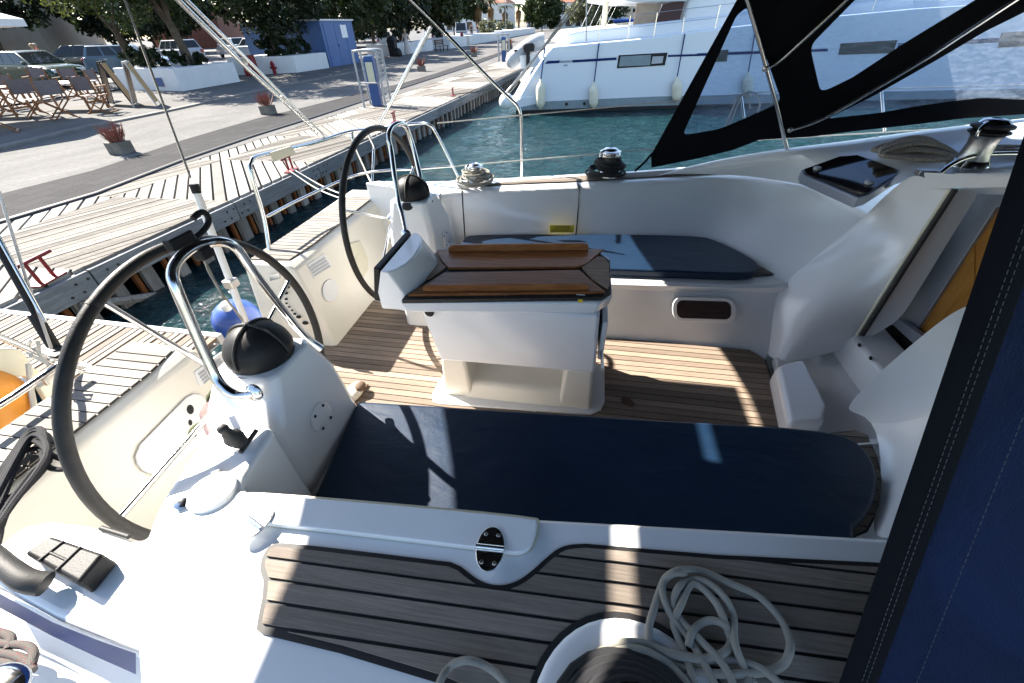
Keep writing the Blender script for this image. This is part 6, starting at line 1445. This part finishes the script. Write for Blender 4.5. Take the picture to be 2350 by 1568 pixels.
# parasols and lamp posts on the far quay
def parasol(p, label, r=2.6):
    e = empty('parasol', p); tag(e, label, 'parasol', 'white parasols of the far quay cafes'); tube('pole', [(0, 0, 0), (0, 0, 2.7)], .06, 'chair_wood', e); lathe('canopy', [(r, 2.1), (r, 2.25), (.1, 3.0), (.02, 3.1)], (0, 0, 0), 'white_paint', e, res=8, smooth=False)
for i, (x, y) in enumerate(((1335, 66), (1362, 65), (1262, 67), (1395, 64), (1425, 63))): parasol(PZ(x, y, .6), ('white parasol left of the mast on the far quay', 'white parasol second from left on the far quay', 'single white parasol beside the far lamp post', 'white parasol third on the far quay', 'white parasol beside the catamaran awning')[i], 3.2)
q_ = PZ(30, 322, .6) + Vector((-1.101, .456, 0)) * 2.75
bpz = parasol(Vector((q_.x, q_.y, .65)), 'large white cafe parasol at the upper left corner', 2.3)
def lamp(p, h, label):
    e = empty('street_lamp', p); tag(e, label, 'street lamp', 'lamp posts on the far quay'); tube('pole', [(0, 0, 0), (0, 0, h)], .07, 'galvanised', e); ball('lantern', (0, 0, h + .15), .22, 'white_plastic', e)
for i, (x, y, h) in enumerate(((1161, 82, 5.5), (1218, 70, 5), (1205, 70, 7), (1240, 68, 5))): lamp(PZ(x, y, .6), h, ('lamp post left of the far white wall', 'lamp post with a round head right of the round shrubs', 'tall lamp post with a sign panel', 'lamp post before the single parasol')[i])
# catamaran
t = NT('cat_white'); t.set(Roughness=.2); t.b.inputs['Base Color'].default_value = (.68, .72, .77, 1); t.b.inputs['Coat Weight'].default_value = .3
plain('boot_grey', (.20, .25, .27), .5, var=.1); plain('awning_brown', (.075, .035, .03), .8, var=.1); plain('awning_tan', (.40, .29, .21), .8, var=.1)
CT = empty('catamaran', (0, 0, 0)); tag(CT, 'large white catamaran moored next to the yacht, dark blue stripe along its hull', 'catamaran')
W0, W1 = PZ(1190, 262, 0), PZ(1510, 250, 0); cd = (W1 - W0); cd.z = 0; cd.normalize(); cn = Vector((cd.y, -cd.x, 0))      # cn faces the camera
def CP(x, y, off=0): return PP(x, y, W0 + cn * off, cn)
def cplate(name, px, off, th, mat, parent=None, bevel=0):
    P = [CP(x, y, off) for x, y in px]; Q = [p - cn * th for p in P]; n_ = len(P)
    return new(name, P + Q, [list(range(n_)), list(range(2 * n_ - 1, n_ - 1, -1))] + [[i, (i + 1) % n_, n_ + (i + 1) % n_, n_ + i] for i in range(n_)], mat, parent or CT, bevel=bevel)
cplate('hull', [(1183, 252), (1187, 233), (1216, 182), (1247, 132), (1269, 108), (1373, 98), (1462, 90), (1587, 73), (1800, 48), (2100, 20), (2700, -20), (2700, 218), (2300, 225), (1800, 236), (1500, 246)], .0, 1.7, 'cat_white', None, .05)
cplate('boot_stripe', [(1186, 236), (1500, 222), (2700, 196), (2700, 214), (1500, 243), (1184, 254)], .015, .05, 'boot_grey')
cplate('waterline_band', [(1184, 253), (1500, 242), (2700, 212), (2700, 240), (1500, 262), (1184, 272)], .01, .06, 'black_plastic')
cplate('knuckle', [(1247, 131), (1590, 121), (2700, 75), (2700, 79), (1590, 125), (1246, 135)], .012, .04, 'cat_white')
for px_ in ([(1250, 147), (1257, 140), (1284, 139), (1284, 145)], [(1314, 138), (1415, 132), (1415, 138), (1314, 144)], [(1533, 125), (1600, 123), (1600, 129), (1533, 131)], [(1600, 122.5), (1900, 110), (1900, 118), (1600, 129)], [(2060, 100), (2600, 70), (2600, 80), (2060, 110)]): cplate('stripe', px_, .012, .02, 'navy_stripe')
wn1 = cplate('window', [(1420, 127), (1532, 121), (1526, 150), (1416, 157)], .02, .04, 'black_plastic'); cplate('pane', [(1424, 130), (1494, 126), (1492, 150), (1420, 153)], .024, .02, 'boot_grey', wn1); cplate('pane', [(1498, 130), (1523, 129), (1520, 145), (1495, 147)], .026, .02, 'grey_plastic', wn1)
for px_ in ([(1635, 117), (1672, 114), (1668, 141), (1630, 143)], [(1930, 100), (2060, 92), (2050, 122), (1925, 126)], [(2300, 75), (2500, 62), (2490, 100), (2290, 110)]): cplate('window', px_, .02, .04, 'glass_dark')
up = Vector((0, 0, 1)); crot = Matrix((cd, up, cn)).transposed()
text('lettering', 'Nautitech', .115, 'navy_stripe', CP(1298, 141, .02), crot, CT); text('lettering', '4070', .07, 'navy_stripe', CP(1298, 150.5, .02), crot, CT)
for x, y in ((1300, 239), (1341, 238)): lathe('outlet', [(.05, 0), (.05, .02)], CP(x, y, .02), 'black_plastic', CT, axis=cn, res=12)
# deck, cabin, awning, boom
cplate('deck_house', [(1296, 106), (1300, 78), (1330, 70), (1500, 52), (1700, 30), (2100, -10), (2100, 60), (1590, 80)], -.5, 3.5, 'cat_white', None, .08)
cplate('cabin', [(1560, 72), (1585, -40), (1800, -60), (2400, -60), (2500, 0), (2300, 40), (1900, 60)], -.8, 4.0, 'cat_white', None, .15)
cplate('awning_side', [(1498, 70), (1522, 10), (1572, 0), (1556, 60)], -.6, .04, 'awning_brown'); cplate('awning_panel', [(1450, 76), (1462, 8), (1518, 10), (1495, 74)], -.7, .05, 'awning_tan')
cplate('hard_top', [(1400, -3), (1462, 6), (1575, 3), (1600, -12), (1600, -40), (1400, -40)], -.5, 3.5, 'white_paint', None, .03)
bo_ = tube('boom', [CP(1300, 81, -2.0), CP(1360, 72, -2.0), CP(1440, 62, -2.0)], .14, 'cream_plastic', CT, res=10)
cplate('boom_end', [(1296, 76), (1303, 75), (1303, 95), (1296, 96)], -1.9, .12, 'black_plastic')
tube('davit_post', [CP(1385, 66, -1.9), CP(1394, -20, -1.9)], .09, 'cream_plastic', CT)
tube('mast_stay', [CP(1345, 95, -.1), CP(1347, -30, -.1)], .02, 'galvanised', CT)
for x in (1373, 1565): tube('guard_wire', [CP(x, 95 if x < 1500 else 75, -.1), CP(x + 5, 40, -.1)], .018, 'steel', CT)
cplate('bathing_step', [(1176, 238), (1200, 222), (1240, 220), (1232, 240), (1184, 250)], .02, 1.5, 'cat_white', None, .03)
_w = []
for _i, _x in enumerate((1440, 1500, 1640, 1740, 1860, 2000, 2160, 2340)):
    _y = 92 - (_x - 1440) * .118; _a, _b = CP(_x, _y, -.15), CP(_x, _y, -.15) + Vector((0, 0, .62)); tube('stanchion', [_a, _b], .014, 'steel', CT, res=6); _w.append((_a, _b))
for _k in (.5, 1.0): tube('lifeline', [a.lerp(b, _k) for a, b in _w], .008, 'steel_dull', CT, res=5)
# fenders of the catamaran
for i, (x, y0_, y1_, tx) in enumerate(((1240, 182, 247, 1252), (1362, 188, 246, 1375), (1553, 175, 232, 1572), (1716, 165, 222, 1735))):
    c0, c1_ = CP(x + 1, y0_ + 6, .16), CP(x, y1_, .16); ax = (c0 - c1_).normalized(); ln = (c0 - c1_).length
    o = lathe('fender', [(.03, -.06), (.05, -.03), (.11, .02), (.15, .10), (.16, .16), (.16, ln * .4), (.16, ln * .6), (.16, ln - .2), (.15, ln - .14), (.11, ln - .06), (.05, ln), (.035, ln + .07)], c1_, 'cream_plastic', None, axis=ax, res=16)
    tag(o, 'long white fender on the catamaran hull, ' + ('leftmost, at the stern', 'second from the stern, below the deck house', 'third from the stern, beside the sprayhood edge', 'seen through the sprayhood window')[i], 'fender', 'white fenders along the catamaran'); tube('lanyard', [c0 + ax * .05, CP(tx, 98 if i < 2 else 78 - 14 * (i - 2), .03)], .02, 'navy_stripe', o, res=5)
# dinghy with outboard behind the catamaran stern
DG = empty('dinghy', (0, 0, 0)); tag(DG, 'grey inflatable dinghy with a black outboard hanging behind the catamaran stern', 'dinghy'); plain('hypalon', (.36, .375, .385), .5, var=.06)
q = lambda x, y, off=-.9: CP(x, y, off)
tube('side_tube', [q(1168, 148), q(1176, 138), q(1208, 112), q(1232, 98), q(1248, 95)], lambda t: .08 + .17 * min(1, t * 4), 'hypalon', DG, res=14, smooth_path=4); tube('side_tube', [q(1228, 128, -2.2), q(1245, 112, -2.2), q(1262, 104, -2.2)], .2, 'hypalon', DG, res=14, smooth_path=3)
cplate('transom', [(1192, 128), (1236, 124), (1240, 152), (1196, 158)], -.62, .06, 'white_plastic', DG)
ball('end_cone', q(1176, 139), .24, 'hypalon', DG)
ob = cplate('outboard', [(1200, 108), (1204, 101), (1222, 98), (1228, 104), (1227, 118), (1204, 122)], -.45, .35, 'black_plastic', DG, .05); cplate('outboard_leg', [(1208, 120), (1216, 119), (1216, 155), (1208, 158)], -.5, .12, 'black_plastic', DG); tube('tiller', [q(1205, 118, -.8), q(1180, 116, -.7)], .03, 'black_plastic', DG)
for i, (x, y, r, off) in enumerate(((1162, 233, .25, .25), (1206, 178, .22, -1.4))):
    o = ball('ball_fender', CP(x, y, off), r, 'white_plastic', None); tag(o, ('white ball fender at the catamaran stern, touching the water', 'white ball fender under the dinghy')[i], 'fender'); tube('lanyard', [CP(x + 3, y - 14, off), CP(x + 25, y - 40, off)], .015, 'rope_grey', o, res=5)
line([PZ(1040, 217, .68), CP(1120, 205, -.5), CP(1190, 170, -.6)], .012, 'mooring line from the farthest red cleat to the catamaran', 'rope_black')
# other yachts further along: masts and hulls
def yacht(p, rz, L_, label, col='cat_white'):
    e = empty('moored_yacht', p); e.rotation_euler.z = rz; tag(e, label, 'sailing yacht', 'yachts moored further along the quay')
    rings = []
    for x, w_, z in ((-.5, .80, 1.0), (-.25, 1.0, 1.0), (0, 1.0, 1.05), (.25, .8, 1.1), (.5, .03, 1.25)): rings.append([(x * L_, -w_ * L_ * .15, z), (x * L_, -w_ * L_ * .11, 0), (x * L_, w_ * L_ * .11, 0), (x * L_, w_ * L_ * .15, z)])
    loft('hull', rings, col, e, bevel=.05); loft('coachroof', [[(-.15 * L_, -.9, 1.0), (.2 * L_, -.6, 1.05), (.2 * L_, .6, 1.05), (-.15 * L_, .9, 1.0)], [(-.15 * L_, -.75, 1.5), (.15 * L_, -.45, 1.4), (.15 * L_, .45, 1.4), (-.15 * L_, .75, 1.5)]], 'cat_white', e, bevel=.06)
    tube('mast', [(.08 * L_, 0, 1.3), (.08 * L_, 0, L_ * 1.2)], .09, 'cream_plastic', e); tube('boom', [(.07 * L_, 0, 2.2), (-.3 * L_, 0, 2.25)], .07, 'cream_plastic', e); tube('sail_cover', [(.05 * L_, 0, 2.4), (-.3 * L_, 0, 2.4)], .16, 'navy_stripe', e)
    tube('backstay', [(.08 * L_, 0, L_ * 1.2), (-.49 * L_, 0, 1.0)], .015, 'steel_dull', e)
    for s in (-1, 1): tube('rail', [(-.48 * L_, s * L_ * .12, 1.0), (-.48 * L_, s * L_ * .12, 1.65), (.3 * L_, s * L_ * .11, 1.75)], .02, 'steel', e)
    box('cockpit_tent', (-.34 * L_, -.9, 1.3), (-.17 * L_, .9, 2.0), 'canvas_blue', e, bevel=.15)
for i, (yv, L_, lab) in enumerate(((27, 12, 'white yacht just behind the catamaran stern'), (33, 13, 'white yacht second along behind the catamaran'), (40, 12, 'white yacht third along behind the catamaran'), (49, 14, 'white yacht fourth along the far quay'), (60, 13, 'farthest moored yacht along the quay'))):
    yacht((XE(yv) + 2.2 + L_ / 2, yv, 0), D(3 + 2 * i), L_, lab)
